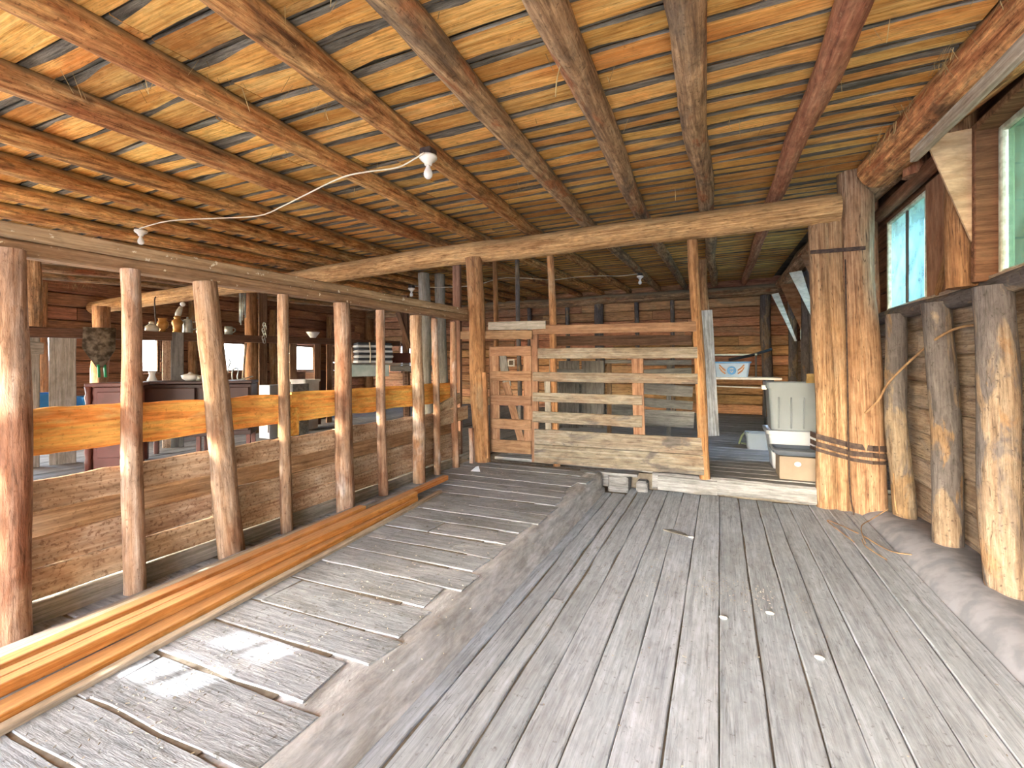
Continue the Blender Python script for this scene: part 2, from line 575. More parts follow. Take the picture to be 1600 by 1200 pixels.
M_GATE = wood('gate_board_wood', ['#7c6244', '#967a58', '#a68e6e', '#b2a084'], stretch=10, grain=3.5, patch=('#9a7048', 1.2, 0.5, 0.62, 0.7), patch2=('#6a6054', 1.8, 0.56, 0.64, 0.8), speck=('#5a4630', 40, 0.66, 0.72, 0.6), fine=0.4, vary=0.10, huevar=0.006, bump=0.3, gain=(0.62, 0.7, 0.85))
M_GATEO = wood('orange_gate_wood', ['#7a4e2a', '#9e6c3c', '#ae7e4e', '#ba9064'], stretch=10, grain=3.5, patch=('#9c6a40', 1.2, 0.5, 0.64, 0.6), speck=('#6a4426', 40, 0.66, 0.72, 0.5), vary=0.10, huevar=0.01, bump=0.3, des=0.3, gain=(0.72, 0.74, 0.8))
M_GREYB = wood('grey_board_wood', ['#6e665c', '#8a8276', '#9c9488', '#a8a094'], stretch=14, grain=4, patch=('#7c6c58', 1.2, 0.54, 0.68, 0.5), vary=0.12, bump=0.25)
M_GREYD = wood('grey_panel_wood', ['#54524c', '#6c6a64', '#7c7a74', '#86847e'], stretch=6, grain=3, vary=0.15, bump=0.15)
M_SHELF = wood('dark_shelf_wood', ['#4c3020', '#6e4a34', '#80583e', '#8c6a50'], stretch=12, grain=3, vary=0.1, bump=0.2)
M_PLY = wood('plywood', ['#a87c50', '#b98e60', '#c49c70', '#caa67c'], stretch=2.2, grain=6, patch=('#a4764a', 1.0, 0.5, 0.7, 0.4), vary=0.04, bump=0.08)
M_PLYD = wood('brown_plywood', ['#7c4c26', '#935e32', '#a06e42', '#a97c54'], stretch=2.2, grain=6, patch=('#8c8078', 1.0, 0.55, 0.72, 0.5), vary=0.04, bump=0.08)
M_PLYLIT = wood('window_lit_plywood', ['#b8a494', '#c4b4a8', '#cdc0b8', '#d4cac4'], stretch=2.2, grain=5, vary=0.05, bump=0.05)  # brown plywood whitened in its colour, standing in for the window light
M_STRIPO = wood('orange_strip_wood', ['#a4602a', '#c07c3c', '#cc8c4c', '#d39c60'], stretch=16, grain=3, speck=('#7a4420', 30, 0.68, 0.74, 0.5), vary=0.10, huevar=0.006, bump=0.15, des=0.05, dust=('#a8927a', 0.35))
M_STRIPP = wood('pale_strip_wood', ['#8e7660', '#ab947c', '#bca892', '#c8b8a6'], stretch=16, grain=3, patch=('#8a684c', 1.0, 0.54, 0.68, 0.5), vary=0.12, huevar=0.01, bump=0.15)
M_STRIPG = wood('grey_strip_wood', ['#77706a', '#8e8782', '#a09a96', '#aca8a6'], stretch=16, grain=3, patch=('#7c6250', 1.0, 0.56, 0.68, 0.5), vary=0.1, huevar=0.01, bump=0.2)
M_FRAME = plain('white_frame_paint', '#c9ccb8', 0.7, mott='#a8a690', scale=20)
M_DARKFR = plain('dark_frame_paint', '#4c3a30', 0.7)
M_IRON = plain('rusty_iron', '#4e4038', 0.7, metal=0.3, mott='#33292a', scale=30)
M_PORC = plain('white_porcelain', '#e4e0d6', 0.3, mott='#d6d0c2')
M_BULB = plain('frosted_bulb', '#e6e6e2', 0.25)
M_CABLE = plain('white_cable_plastic', '#ddd2bc', 0.5)
M_TREE = plain('green_leaves', '#9cb86a', 0.7, mott='#4e7434', scale=3)
M_TRUNK = plain('tree_bark', '#5c4c3c', 0.9)
M_GRASS = plain('outdoor_ground', '#a8aaac', 0.95, mott='#94989a', scale=0.6, spec=0.05)
M_ROOF = plain('dark_loft_boards', '#3e3226', 0.95)
M_STRAW = plain('dry_straw', '#b49c6c', 0.9, mott='#8c7448')
M_GLASS = dusty_glass('dusty_window_glass', '#b8d0d0', '#a8c0bc', 0.40)
M_GLASSD = dusty_glass('cobwebbed_window_glass', '#93a48e', '#7c8c7a', 0.24)
M_CLEAR = dusty_glass('left_window_glass', '#f4f6f8', '#f0f2f4', 0.25)

# ------------------------------------------------------------------ setting: ground outside, floors
FLOOR_X0, BERM_X = -1.15, 1.16
PLAT_Z, REAR_Z, REAR_Y, SILL_Y = 0.21, 0.20, 12.3, 5.30
LEFT_X = -10.5
FENCE_X = -2.755


def zc(y, x=0.0):
    """underside of the ceiling poles: rises away from us, sags to the left"""
    z = 2.95 + 0.068 * (min(y, 5.1) - 5.1) + 0.037 * (max(y, 5.1) - 5.1)
    return z + 0.017 * (x - 0.2)


ground = box('ground', (-4, 4, -0.35), (80, 80, 0.3), M_GRASS, None, bev=0)
tag(ground, kind='structure')

floor = empty('floor', (0, 0, 0))
tag(floor, kind='structure')
box('subfloor', (0.05, 0.65, -0.040), (2.75, 9.9, 0.06), M_GAP, floor, bev=0)
seams = [-1.14, -1.035, -0.90, -0.80, -0.66, -0.50, -0.345, -0.18, 0.0, 0.17, 0.345, 0.48, 0.61, 0.785, 0.93, 1.05, 1.17]
for i, (a, b) in enumerate(zip(seams, seams[1:])):
    z = -0.02 + rnd(-0.005, 0.005)
    y1 = SILL_Y + rnd(0.0, 0.04) if i > 1 else 5.0
    if i in (2, 9):   # butt joints part way along
        ym = 2.6 if i == 2 else 3.6
        board('plank', ((a + b) / 2, -4.2, z), ((a + b) / 2, ym - 0.006, z), b - a - 0.012, 0.05, (1, 0, 0), M_FLOOR, floor, 22, 0.008, warp=0.008)
        board('plank', ((a + b) / 2, ym + 0.006, z - 0.004), ((a + b) / 2, y1, z - 0.004), b - a - 0.014, 0.05, (1, 0, 0), M_FLOOR, floor, 10, 0.008, warp=0.008)
    else:
        board('plank', ((a + b) / 2, -4.2, z), ((a + b) / 2, y1, z), b - a - (0.005 if i > 3 else 0.012), 0.05, (1, 0, 0), M_FLOOR, floor, 34, 0.006 if i > 3 else 0.014, warp=0.010)

# dirt-covered ledge along the right wall
bm_v, bm_f = [], []
prof = [(1.16, -0.02), (1.19, 0.035), (1.23, 0.08), (1.29, 0.115), (1.36, 0.125), (1.45, 0.11), (1.56, 0.105), (1.75, 0.10)]
ny = 60
for i in range(ny + 1):
    y = -4.2 + 9.35 * i / ny
    for j, (x, z) in enumerate(prof):
        wob = 0.035 * mnoise.noise(Vector((y * 1.2, j * 0.35, 3))) + 0.015 * mnoise.noise(Vector((y * 4, j, 8)))
        kz = 1.0 + 0.35 * mnoise.noise(Vector((y * 0.9, j * 0.2, 31)))
        if y > 4.4:
            kz *= max(0.35, 1 - (y - 4.4) * 0.7)
        bm_v.append((x + (wob if 0 < j < 6 else 0), y, z * kz + (0.012 * mnoise.noise(Vector((y * 6, x * 9, 2))) if j else 0)))
for i in range(ny):
    for j in range(len(prof) - 1):
        a = i * len(prof) + j
        bm_f.append((a, a + 1, a + 1 + len(prof), a + len(prof)))
ledge = link('dirt_ledge', mesh('dirt_ledge', bm_v, bm_f, True), M_DIRT)
tag(ledge, 'rounded dusty grey ledge of packed dirt along the foot of the right log wall', 'ledge', kind='structure')

# raised platform on the left
plat = empty('platform_floor', (FLOOR_X0, 3, 0))
tag(plat, kind='structure')
box('platform_base', (-2.14, 0.52, 0.082), (1.48, 9.1, 0.254), M_GAP, plat, bev=0)
# edge timber, worn round on its top corner
pv, pf = [], []
n = 90
for i in range(n + 1):
    y = -4.0 + 9.02 * i / n
    s1 = 0.02 * mnoise.noise(Vector((y * 1.6, 4, 0))) + 0.010 * mnoise.noise(Vector((y * 6, 4, 0)))
    wear = 0.018 + 0.030 * max(0, mnoise.noise(Vector((y * 1.9, 20, 0))) + 0.2)
    pr = [(-1.40, 0.03), (-1.40, PLAT_Z - 0.006 + s1 * 0.3), (-1.26 + s1, PLAT_Z - 0.003), (-1.16 - wear, PLAT_Z - 0.006), (-1.150 - wear * 0.25, PLAT_Z - wear), (-1.143, 0.10 + s1), (-1.140, 0.052), (-1.118, 0.048), (-1.115, -0.02)]
    for q, (x, z) in enumerate(pr):
        pv.append((y, -x - 0.006 * mnoise.noise(Vector((y * 5, q, 1))), z))
m_ = len(pr)
for i in range(n):
    for j in range(m_ - 1):
        a = i * m_ + j
        pf.append((a, a + m_, a + 1 + m_, a + 1))
pf.append(tuple(range(m_)))
pf.append(tuple(reversed(range(n * m_, n * m_ + m_))))
edge = link('edge_timber', mesh('edge_timber', pv, pf, True), wood('edge_timber_wood', ['#96989b', '#acaeb1', '#babcc0', '#c6c8cc'], stretch=3, grain=5, patch=('#8a857c', 2.0, 0.52, 0.66, 0.6), patch2=('#cfd0d4', 1.6, 0.56, 0.68, 0.6), vary=0.02, bump=0.35, gain=(0.88, 0.90, 0.92)), Matrix.Rotation(PI / 2, 4, 'Z'), plat)
y = -4.0
i = 0
while y < 4.95:
    w = rnd(0.17, 0.27)
    if y + w > 4.98:
        w = 4.99 - y
    x1 = -1.24 + rnd(-0.07, 0.06)
    z = PLAT_Z - 0.0215 + rnd(-0.001, 0.002)
    if 0.6 < y < 4.2 and random.random() < 0.45:      # broken into two pieces
        xm = rnd(-2.1, -1.6)
        board('plank', (-2.74, y + w / 2, z), (xm - 0.003, y + w / 2 + rnd(-0.01, 0.01), z), w - 0.006, 0.05, (0, 1, 0), M_PLAT, plat, 10, 0.010, w1=w - rnd(0.006, 0.03), cham=0.004, ragged=0.03)
        board('plank', (xm + 0.003, y + w / 2, z), (x1, y + w / 2 + rnd(-0.015, 0.015), z - 0.002), w - rnd(0.006, 0.025), 0.05, (0, 1, 0), M_PLAT, plat, 8, 0.012, w1=w - rnd(0.01, 0.035), cham=0.004, ragged=0.03)
    else:
        board('plank', (-2.74, y + w / 2, z), (x1, y + w / 2 + rnd(-0.015, 0.015), z), w - 0.006, 0.05, (0, 1, 0), M_PLAT, plat, 14, 0.010, w1=w - rnd(0.006, 0.03), cham=0.004, ragged=0.03)
    y += w
    i += 1

# rear floor (higher), its boards run across; dark left-room floor
rear = empty('rear_floor', (0, 8, REAR_Z))
tag(rear, kind='structure')
box('floor_base', (-0.9, 8.92, 0.05), (5.0, 7.1, 0.22), M_GAP, rear, bev=0)
y = SILL_Y + 0.12
while y < REAR_Y:
    w = rnd(0.17, 0.24)
    board('plank', (-2.6 + rnd(-0.1, 0.1), y + w / 2, REAR_Z - 0.02 + rnd(-0.003, 0.003)), (1.6, y + w / 2, REAR_Z - 0.02), w - 0.008, 0.04, (0, 1, 0), M_RFLOOR, rear, 8, 0.006)
    y += w
lroom = empty('left_floor', (-6.6, 3, 0.2))
tag(lroom, kind='structure')
box('floor_base', (-6.63, 4.2, 0.05), (7.7, 10.4, 0.22), M_GAP, lroom, bev=0)
x = -10.4
while x < -3.0:
    w = rnd(0.22, 0.3)
    board('plank', (x + w / 2, -0.9, 0.18), (x + w / 2, REAR_Y, 0.18 + rnd(-0.004, 0.004)), w - 0.01, 0.04, (1, 0, 0), M_GREYD, lroom, 10, 0.006)
    x += w

# sill timber at the step up to the rear floor
sill = empty('step_timber', (0, SILL_Y, 0))
tag(sill, 'long grey weathered step timber below the slat gate and the doorway', 'timber', kind='structure')
M_SILL = wood('sill_wood', ['#72716e', '#8e8d8a', '#a09f9c', '#aeadab'], stretch=10, grain=4, patch=('#7c7264', 1.4, 0.52, 0.66, 0.7), vary=0.12, bump=0.5, gain=(0.75, 0.78, 0.84))
board('timber', (-0.66, SILL_Y + 0.05, 0.115), (0.95, SILL_Y + 0.02, 0.115), 0.17, 0.16, (0, 0, 1), M_SILL, sill, 14, 0.012, cham=0.02)
board('timber', (-0.60, SILL_Y - 0.045, 0.10), (-0.02, SILL_Y - 0.045, 0.10), 0.15, 0.05, (0, 0, 1), M_SILL, sill, 6, 0.012, cham=0.01)
box('end_block', (-1.0, 5.22, 0.06), (0.22, 0.22, 0.2), M_SILL, sill, bev=0.02)
box('end_block', (-0.76, 5.26, 0.04), (0.12, 0.14, 0.14), M_SILL, sill, bev=0.02)
board('cap_board', (-1.16, 5.17, 0.185), (-0.80, 5.2, 0.18), 0.17, 0.03, (0, 1, 0), M_SILL, sill, 4, 0.01)
board('riser_board', (-2.6, 5.06, 0.12), (-1.1, 5.12, 0.12), 0.16, 0.03, (0, 0, 1), M_SILL, sill, 6, 0.01)

# ------------------------------------------------------------------ ceiling boards with bark edges
ceil = empty('ceiling', (-4, 5, 3.0))
tag(ceil, kind='structure')
PT = 0.145    # pole thickness between zc() and the boards


def ceil_pt(x, y, dz=0.0):
    return Vector((x, y, zc(y, x) + PT + dz))


def ceil_row(y, w, segs_x, n):
    for a, b in segs_x:
        jg = 0.014 if random.random() < 0.5 else 0.034
        p0, p1 = ceil_pt(a + 0.004, y + w / 2), ceil_pt(b - 0.004, y + w / 2)
        board('ceiling_board', p0, p1, w - rnd(0.006, 0.03), 0.018, (0, 1, 0.068 if y < 5 else 0.037), M_CEIL, ceil, n, jg * 0.6, w1=w - rnd(0.006, 0.03), cham=0.012, warp=0.003, bark=M_BARK, barkw=rnd(0.02, 0.06))


y = -4.4
while y < 0.8:
    board('ceiling_board', ceil_pt(-10.5 if y > -1.2 else -2.5, y + 0.25), ceil_pt(1.35, y + 0.25), 0.49, 0.024, (0, 1, 0.068), M_CEIL, ceil, 4)
    y += 0.5
while y < REAR_Y:
    w = rnd(0.17, 0.24)
    c1, c2 = -2.7 + rnd(-0.5, 0.5), -6.6 + rnd(-0.6, 0.6)
    ceil_row(y, w, ((c1, 1.12), (c2, c1), (-10.5, c2)), 18)
    y += w
# the dark bark-edged upper layer seen through the gaps
y = -4.45
while y < REAR_Y:
    w = 0.62
    a = zc(y + w / 2, 1.3)
    board('upper_board', ceil_pt(-10.6 if y > -1.3 else -2.5, y + w / 2, 0.034), ceil_pt(1.6, y + w / 2, 0.034), w + 0.02, 0.025, (0, 1, 0.068 if y < 5 else 0.037), M_BARK, ceil, 10, 0.0)
    y += w
roof = box('roof', (-4.5, 5.8, 3.75), (13.0, 14.2, 0.16), M_ROOF, None, bev=0)
tag(roof, kind='structure')

# ------------------------------------------------------------------ walls
def rows(parent, mat, axis, fixed, lo, hi, z0, z1, rowh, holes, thick, joint=(1.2, 2.6), lean=0.0, gap=0.012, segs=6, jag=0.010, name='wall_log', inward=1):
    """courses of hewn logs; holes = (a, b, za, zb) left open"""
    z = z0
    while z < z1 - 0.02:
        h = min(rowh, z1 - z)
        zm = z + h / 2
        cuts = sorted((a, b) for a, b, za, zb in holes if za < zm < zb)
        spans, c = [], lo
        for a, b in cuts:
            if a > c:
                spans.append((c, a))
            c = max(c, b)
        if c < hi:
            spans.append((c, hi))
        for a, b in spans:
            q = a
            while q < b - 0.01:
                e = q + rnd(*joint)
                if b - e < 0.4:
                    e = b
                off = fixed - lean * zm + rnd(-0.008, 0.008)
                if axis == 'y':
                    p0, p1 = (off, q + 0.004, zm), (off, e - 0.004, zm)
                else:
                    p0, p1 = (q + 0.004, off, zm), (e - 0.004, off, zm)
                board(name, p0, p1, h - gap, thick * rnd(0.92, 1.05), (0, 0, 1), mat, parent, segs, jag, cham=0.018, warp=0.01)
                q = e
        z += h


def backing(parent, axis, fixed, lo, hi, z0, z1, holes, mat):
    """outer sheathing added behind the logs to keep sky out of their gaps"""
    cuts = sorted(holes)
    c = lo
    for (a, b, za, zb) in cuts + [(hi, hi, 0, 0)]:
        for (p, q, r, t) in ((c, a, z0, z1), (a, b, z0, za), (a, b, zb, z1)):
            if q - p > 0.01 and t - r > 0.01:
                if axis == 'y':
                    box('light_stop', (fixed, (p + q) / 2, (r + t) / 2), (0.03, q - p, t - r), mat, parent, bev=0)
                else:
                    box('light_stop', ((p + q) / 2, fixed, (r + t) / 2), (q - p, 0.03, t - r), mat, parent, bev=0)
        c = b


W1, W2, W3, W4 = (4.66, 5.60), (2.60, 3.62), (7.55, 8.5), (10.0, 10.9)
WZ = (1.86, 2.72)
wr = empty('wall_right', (1.6, 4, 0))
tag(wr, kind='structure')
SIDE_LIGHT_GAP = (6.4, 7.3, 0.14, 2.2)  # unseen opening behind the main post, added to brighten the rear room
hz = [(*W1, *WZ), (*W2, *WZ), (*W3, *WZ), (*W4, *WZ), SIDE_LIGHT_GAP]
rows(wr, M_RWALL, 'y', 1.64, 1.2, REAR_Y + 0.2, -0.075, 1.86, 0.215, hz, 0.16, joint=(0.45, 1.6), lean=LEAN, gap=0.001, jag=0.004)
rows(wr, M_UWALL, 'y', 1.64, 1.2, REAR_Y + 0.2, 1.86, 3.6, 0.215, hz, 0.16, joint=(1.2, 2.6), lean=LEAN)
box('rough_wall', (1.66, -2.5, 1.7), (0.12, 7.4, 3.4), M_RWALL, wr, bev=0)
backing(wr, 'y', 1.74, 1.0, REAR_Y + 0.2, 0.0, 3.7, hz, M_ROOF)

wb = empty('wall_rear', (-4, REAR_Y, 0))
tag(wb, kind='structure')
rows(wb, M_BACKW, 'x', REAR_Y + 0.07, LEFT_X, 1.6, 0.2, 3.6, 0.23, [(-9.3, -8.5, 1.2, 2.0)], 0.14, joint=(2.4, 4.5))
backing(wb, 'x', REAR_Y + 0.16, LEFT_X - 0.2, 1.8, 0.0, 3.7, [(-9.3, -8.5, 1.2, 2.0)], M_ROOF)

wl = empty('wall_left', (LEFT_X, 5, 0))
tag(wl, kind='structure')
LW = [(4.15, 4.6), (5.42, 6.0), (7.35, 7.95), (9.3, 10.05), (10.9, 11.6)]
LZ = (1.2, 1.9)
LEFT_LIGHT_GAP = (-0.4, 3.0, 0.25, 2.6)  # opening out of view, added to let daylight into the left room
rows(wl, M_LEFTW, 'y', LEFT_X - 0.07, -1.0, REAR_Y, 0.25, 3.4, 0.2375, [LEFT_LIGHT_GAP] + [(*w, 1.18, 1.9) for w in LW], 0.14, joint=(1.6, 4.0))
backing(wl, 'y', LEFT_X - 0.16, -1.0, REAR_Y, 0.0, 3.7, [LEFT_LIGHT_GAP] + [(*w, 1.2, 1.9) for w in LW], M_ROOF)

wf = empty('wall_front', (-6, -1, 0))
tag(wf, kind='structure')
for c, s in (((-8.05, -1.05, 1.5), (5.1, 0.1, 3.2)), ((-4.55, -1.05, 2.55), (1.9, 0.1, 1.3)),
             ((-3.33, -1.05, 1.5), (0.54, 0.1, 3.2)), ((-2.56, -1.05, 1.5), (0.24, 0.1, 3.2)),
             ((-2.87, -1.05, 0.70), (0.38, 0.1, 1.40)), ((-2.87, -1.05, 2.39), (0.38, 0.1, 1.42))):
    box('wall_panel', c, s, M_UWALL, wf, bev=0)
w9 = empty('window_6', (-2.87, -1.05, 1.54))
tag(w9, kind='structure')
box('muntin', (-2.86, -1.05, 1.54), (0.03, 0.03, 0.34), M_DARKFR, w9, bev=0)
box('muntin', (-2.87, -1.05, 1.56), (0.48, 0.03, 0.035), M_DARKFR, w9, bev=0)
wbay = empty('wall_sun_block', (-2.5, -2.6, 0))  # unseen wall, added to limit how far sun reaches in behind the camera
tag(wbay, kind='structure')
box('wall_panel', (-2.5, -3.6, 1.6), (0.1, 5.2, 3.4), M_RWALL, wbay, bev=0)


def window(n, y0, y1, z0, z1, x, glass, panes, frame_mat, fw=0.03, muntin=M_DARKFR, depth=0.06):
    w = empty('window_%d' % n, (x, (y0 + y1) / 2, z0))
    tag(w, kind='structure')
    box('window_frame', (x, y0 + fw / 2, (z0 + z1) / 2), (depth, fw, z1 - z0), frame_mat, w)
    box('window_frame', (x, y1 - fw / 2, (z0 + z1) / 2), (depth, fw, z1 - z0), frame_mat, w)
    box('window_frame', (x, (y0 + y1) / 2, z1 - fw / 2), (depth, y1 - y0 - 2 * fw, fw), frame_mat, w)
    box('window_frame', (x, (y0 + y1) / 2, z0 + fw / 2), (depth, y1 - y0 - 2 * fw, fw), frame_mat, w)
    a, b = y0 + fw, y1 - fw
    for k in range(panes):
        p, q = a + (b - a) * k / panes, a + (b - a) * (k + 1) / panes
        box('pane', (x, (p + q) / 2, (z0 + z1) / 2), (0.004, q - p - 0.016, z1 - z0 - 2 * fw), glass, w, bev=0)
        if k:
            box('muntin', (x, p, (z0 + z1) / 2), (0.035, 0.022, z1 - z0 - 2 * fw), muntin, w, bev=0.003)
    return w


XW = 1.64 - LEAN * 2.3 - 0.065
window(1, *W1, *WZ, XW, M_GLASS, 2, M_FRAME)
w2 = window(2, *W2, *WZ, XW, M_GLASSD, 1, M_FRAME, 0.035)
for yy in (W2[0] - 0.03, W2[1] + 0.03):
    box('window_jamb', (XW - 0.07, yy, 2.29), (0.12, 0.055, 0.90), M_UWALL, w2)
box('window_head', (XW - 0.07, 3.11, 2.745), (0.12, 1.14, 0.05), M_UWALL, w2)
window(3, *W3, *WZ, XW, M_GLASS, 3, M_FRAME)
window(4, *W4, *WZ, XW, M_GLASS, 3, M_FRAME)
for k, w in enumerate(LW):
    o = window(7 + k, w[0], w[1], 1.2, 1.9, LEFT_X - 0.05, M_CLEAR, 1, M_UWALL, 0.04)
o = empty('window_5', (-8.9, REAR_Y, 1.2))
tag(o, kind='structure')
for c, s in (((-9.27, REAR_Y + 0.03, 1.6), (0.05, 0.08, 0.8)), ((-8.53, REAR_Y + 0.03, 1.6), (0.05, 0.08, 0.8)), ((-8.9, REAR_Y + 0.03, 1.98), (0.7, 0.08, 0.04)), ((-8.9, REAR_Y + 0.03, 1.22), (0.7, 0.08, 0.04))):
    box('window_frame', c, s, M_UWALL, o)
box('pane', (-8.9, REAR_Y + 0.05, 1.6), (0.7, 0.004, 0.72), M_CLEAR, o, bev=0)

# parts of the right wall
log('top_plate', [(1.27, -6, zc(-6) + 0.09), (1.25, 4.95, zc(4.95) + 0.09)], 0.15, 0.16, M_POLE, wr, 14, 0.05)
log('top_plate', [(1.3, 5.0, 3.02), (1.3, REAR_Y, 3.16)], 0.15, 0.15, M_POLE_GREY, wr, 12, 0.05, 0.3)
log('sill_log', [(1.46, 5.95, 1.805), (1.44, 1.6, 1.815)], 0.058, 0.06, M_RPOST, wr, 10, 0.08)
board('sill_cap', (1.50, 5.9, 1.85), (1.48, 1.6, 1.86), 0.12, 0.03, (1, 0, 0), M_RWALL, wr, 8, 0.006)
log('window_header', [(1.42, 5.9, 2.80), (1.42, 4.1, 2.80)], 0.055, 0.055, M_UWALL, wr, 8, 0.08)
for (x, y, r) in ((1.445, 5.02, 0.082), (1.45, 4.22, 0.088), (1.45, 3.46, 0.094), (1.45, 2.55, 0.09)):
    log('wall_post', [(x, y, 0.06), (x - LEAN * 1.75 + 0.0, y + 0.03, 1.79)], r, r * 0.92, M_RPOST, wr, 14, 0.06, 0.1, knots=0.05)
for (x, y, r, z0) in ((1.38, 5.72, 0.075, 1.85), (1.37, 4.55, 0.08, 2.80), (1.38, 3.80, 0.085, 1.83), (1.38, 2.4, 0.08, 1.83)):
    log('upper_post', [(x, y, z0), (x - 0.02, y, zc(y) + 0.12)], r, r, M_POLE_RED if y > 4 else M_OPOST, wr, 12, 0.06)
for y in (7.0, 8.9, 9.6, 11.3):
    log('wall_post', [(1.42, y, 0.2), (1.36, y, zc(y))], 0.085, 0.08, M_RPOST, wr, 12, 0.06, 0.2)
board('wall_panel', (1.475, 4.33, 1.875), (1.465, 4.33, 2.74), 0.60, 0.016, (0, 1, 0), M_PLYD, wr, 2, cham=0.002)
board('brace_stick', (1.43, 4.33, 1.86), (1.42, 4.03, 2.28), 0.035, 0.03, (0, 1, 0), M_OPOST, wr, 2)

# plywood gussets that hold the tilt-in windows (near and rear), grey ledger board
pg = prism('window_gusset', [(1.15, 3.66, 2.74), (1.455, 3.66, 2.76), (1.47, 3.66, 1.87), (1.44, 3.66, 1.87)], 0.016, (0, 1, 0), M_PLY)
tag(pg, 'brown plywood triangle tapering down beside the nearest right-hand window', 'gusset')
lb = board('ledger_board', (1.115, 3.72, 2.66), (1.125, 1.5, 2.60), 0.075, 0.04, (0, 0, 1), M_STRIPP, None, 10, 0.005)
tag(lb, 'grey weathered board sloping across the upper right corner above the plywood triangle', 'board')
g1 = prism('window_gusset', [(1.00, 8.52, 2.80), (1.17, 8.52, 2.82), (1.42, 8.52, 1.86), (1.40, 8.52, 1.86)], 0.016, (0, 1, 0), M_PLYLIT)
tag(g1, 'plywood triangle coloured pale for window light by the rear window, nearer the split post', 'gusset', 'gussets at the rear windows')
g1b = prism('window_gusset', [(1.02, 7.53, 2.86), (1.42, 7.53, 2.88), (1.44, 7.53, 1.86), (1.41, 7.53, 1.86)], 0.016, (0, 1, 0), M_PLYD)
tag(g1b, 'dark brown plywood triangle behind the split post top at the rear window', 'gusset', 'gussets at the rear windows')
g2 = prism('window_gusset', [(0.97, 10.95, 2.80), (1.10, 10.95, 2.82), (1.42, 10.95, 1.84), (1.38, 10.95, 1.84)], 0.016, (0, 1, 0), M_PLYLIT)
tag(g2, 'plywood triangle coloured pale for window light at the farthest rear window above the table', 'gusset', 'gussets at the rear windows')
g2b = prism('window_gusset', [(1.02, 9.96, 2.84), (1.42, 9.96, 2.86), (1.44, 9.96, 1.86), (1.41, 9.96, 1.86)], 0.016, (0, 1, 0), M_PLYD)
tag(g2b, 'dark brown plywood triangle between the two pale ones', 'gusset', 'gussets at the rear windows')

# rear wall plate and studs
log('wall_plate', [(1.5, REAR_Y - 0.12, 3.08), (-10.4, REAR_Y - 0.12, 2.98)], 0.12, 0.12, M_POLE_GREY, wb, 12, 0.06, 0.3)
for u, r in ((913, 0.12), (983, 0.055), (1046, 0.05), (1195, 0.11), (640, 0.07), (560, 0.07), (770, 0.06), (850, 0.06)):
    p = at(u, 500, 11.0)
    log('stud', [(p.x + 0.04, REAR_Y - 0.1, 0.2), (p.x, REAR_Y - 0.1, 2.95)], r, r, M_RPOST, wb, 10, 0.06, 0.3)
log('corner_post', [(LEFT_X + 0.06, REAR_Y - 0.04, 0.2), (LEFT_X + 0.06, REAR_Y - 0.04, 3.1)], 0.16, 0.15, M_OPOST, wl, 12, 0.05, 0.3)  # added post covering a light leak where left and rear walls meet
for y in (1.2, 4.1, 6.6, 8.6, 10.5):
    log('stud', [(LEFT_X + 0.1, y, 0.2), (LEFT_X + 0.1, y, 2.75)], 0.09, 0.085, M_OPOST, wl, 10, 0.06, 0.3)

# ------------------------------------------------------------------ ceiling poles
POLES = [
    (0.50, 0.51, 0.074, M_POLE_RED, 'smooth reddish brown ceiling pole nearest the right log wall'),
    (-0.13, -0.13, 0.080, M_POLE_GREY, 'mottled grey and brown ceiling pole, second from the right log wall'),
    (-0.60, -0.80, 0.078, M_POLE_GREY, 'bark flecked ceiling pole with a hanging straw wisp, third from the right log wall'),
    (-1.16, -1.42, 0.074, M_POLE_GREY, 'brown ceiling pole, fourth from the right log wall'),
    (-1.72, -2.13, 0.076, M_POLE, 'flaking ceiling pole that carries the nearer bare bulb'),
    (-2.40, -2.83, 0.074, M_POLE, 'orange brown ceiling pole just left of the one with the nearer bulb'),
    (-3.08, -3.42, 0.072, M_POLE, 'ceiling pole above the near end of the fence rail, second left of the nearer bulb'),
    (-3.80, -4.35, 0.072, M_POLE, 'ceiling pole third left of the nearer bulb'),
    (-4.35, -5.0, 0.070, M_POLE, 'ceiling pole second right of the one with the farther front bulb'),
    (-5.05, -5.55, 0.072, M_POLE, 'ceiling pole next right of the one with the farther front bulb'),
    (-5.70, -6.15, 0.072, M_POLE, 'orange ceiling pole that carries the farther front bulb above the fence rail'),
    (-6.45, -6.8, 0.070, M_POLE, 'ceiling pole just left of the one with the farther front bulb'),
    (-7.2, -7.5, 0.070, M_POLE_GREY, 'ceiling pole directly above the dark shelf beam'),
    (-8.0, -8.2, 0.070, M_POLE_GREY, 'ceiling pole between the shelf beam and the left wall, nearer the beam'),
    (-8.8, -9.0, 0.070, M_POLE_GREY, 'second last ceiling pole before the left window wall'),
    (-9.6, -9.8, 0.070, M_POLE_GREY, 'last ceiling pole beside the left window wall'),
]
for xa, xb, r, mat, lab in POLES:
    k = (xb - xa) / 3.7
    pts = [(xa + k * (-0.5 - 1.5), -0.5, zc(-0.5, xa) + r), (xb, 5.2, zc(5.2, xb) + r + 0.005), (xb + 0.02, REAR_Y, zc(REAR_Y, xb) + r)]
    o = log('ceiling_pole', pts, r, r * 0.93, mat, None, 14, 0.07, 0.13, knots=0.07)
    tag(o, lab, 'pole', 'log poles under the ceiling boards')

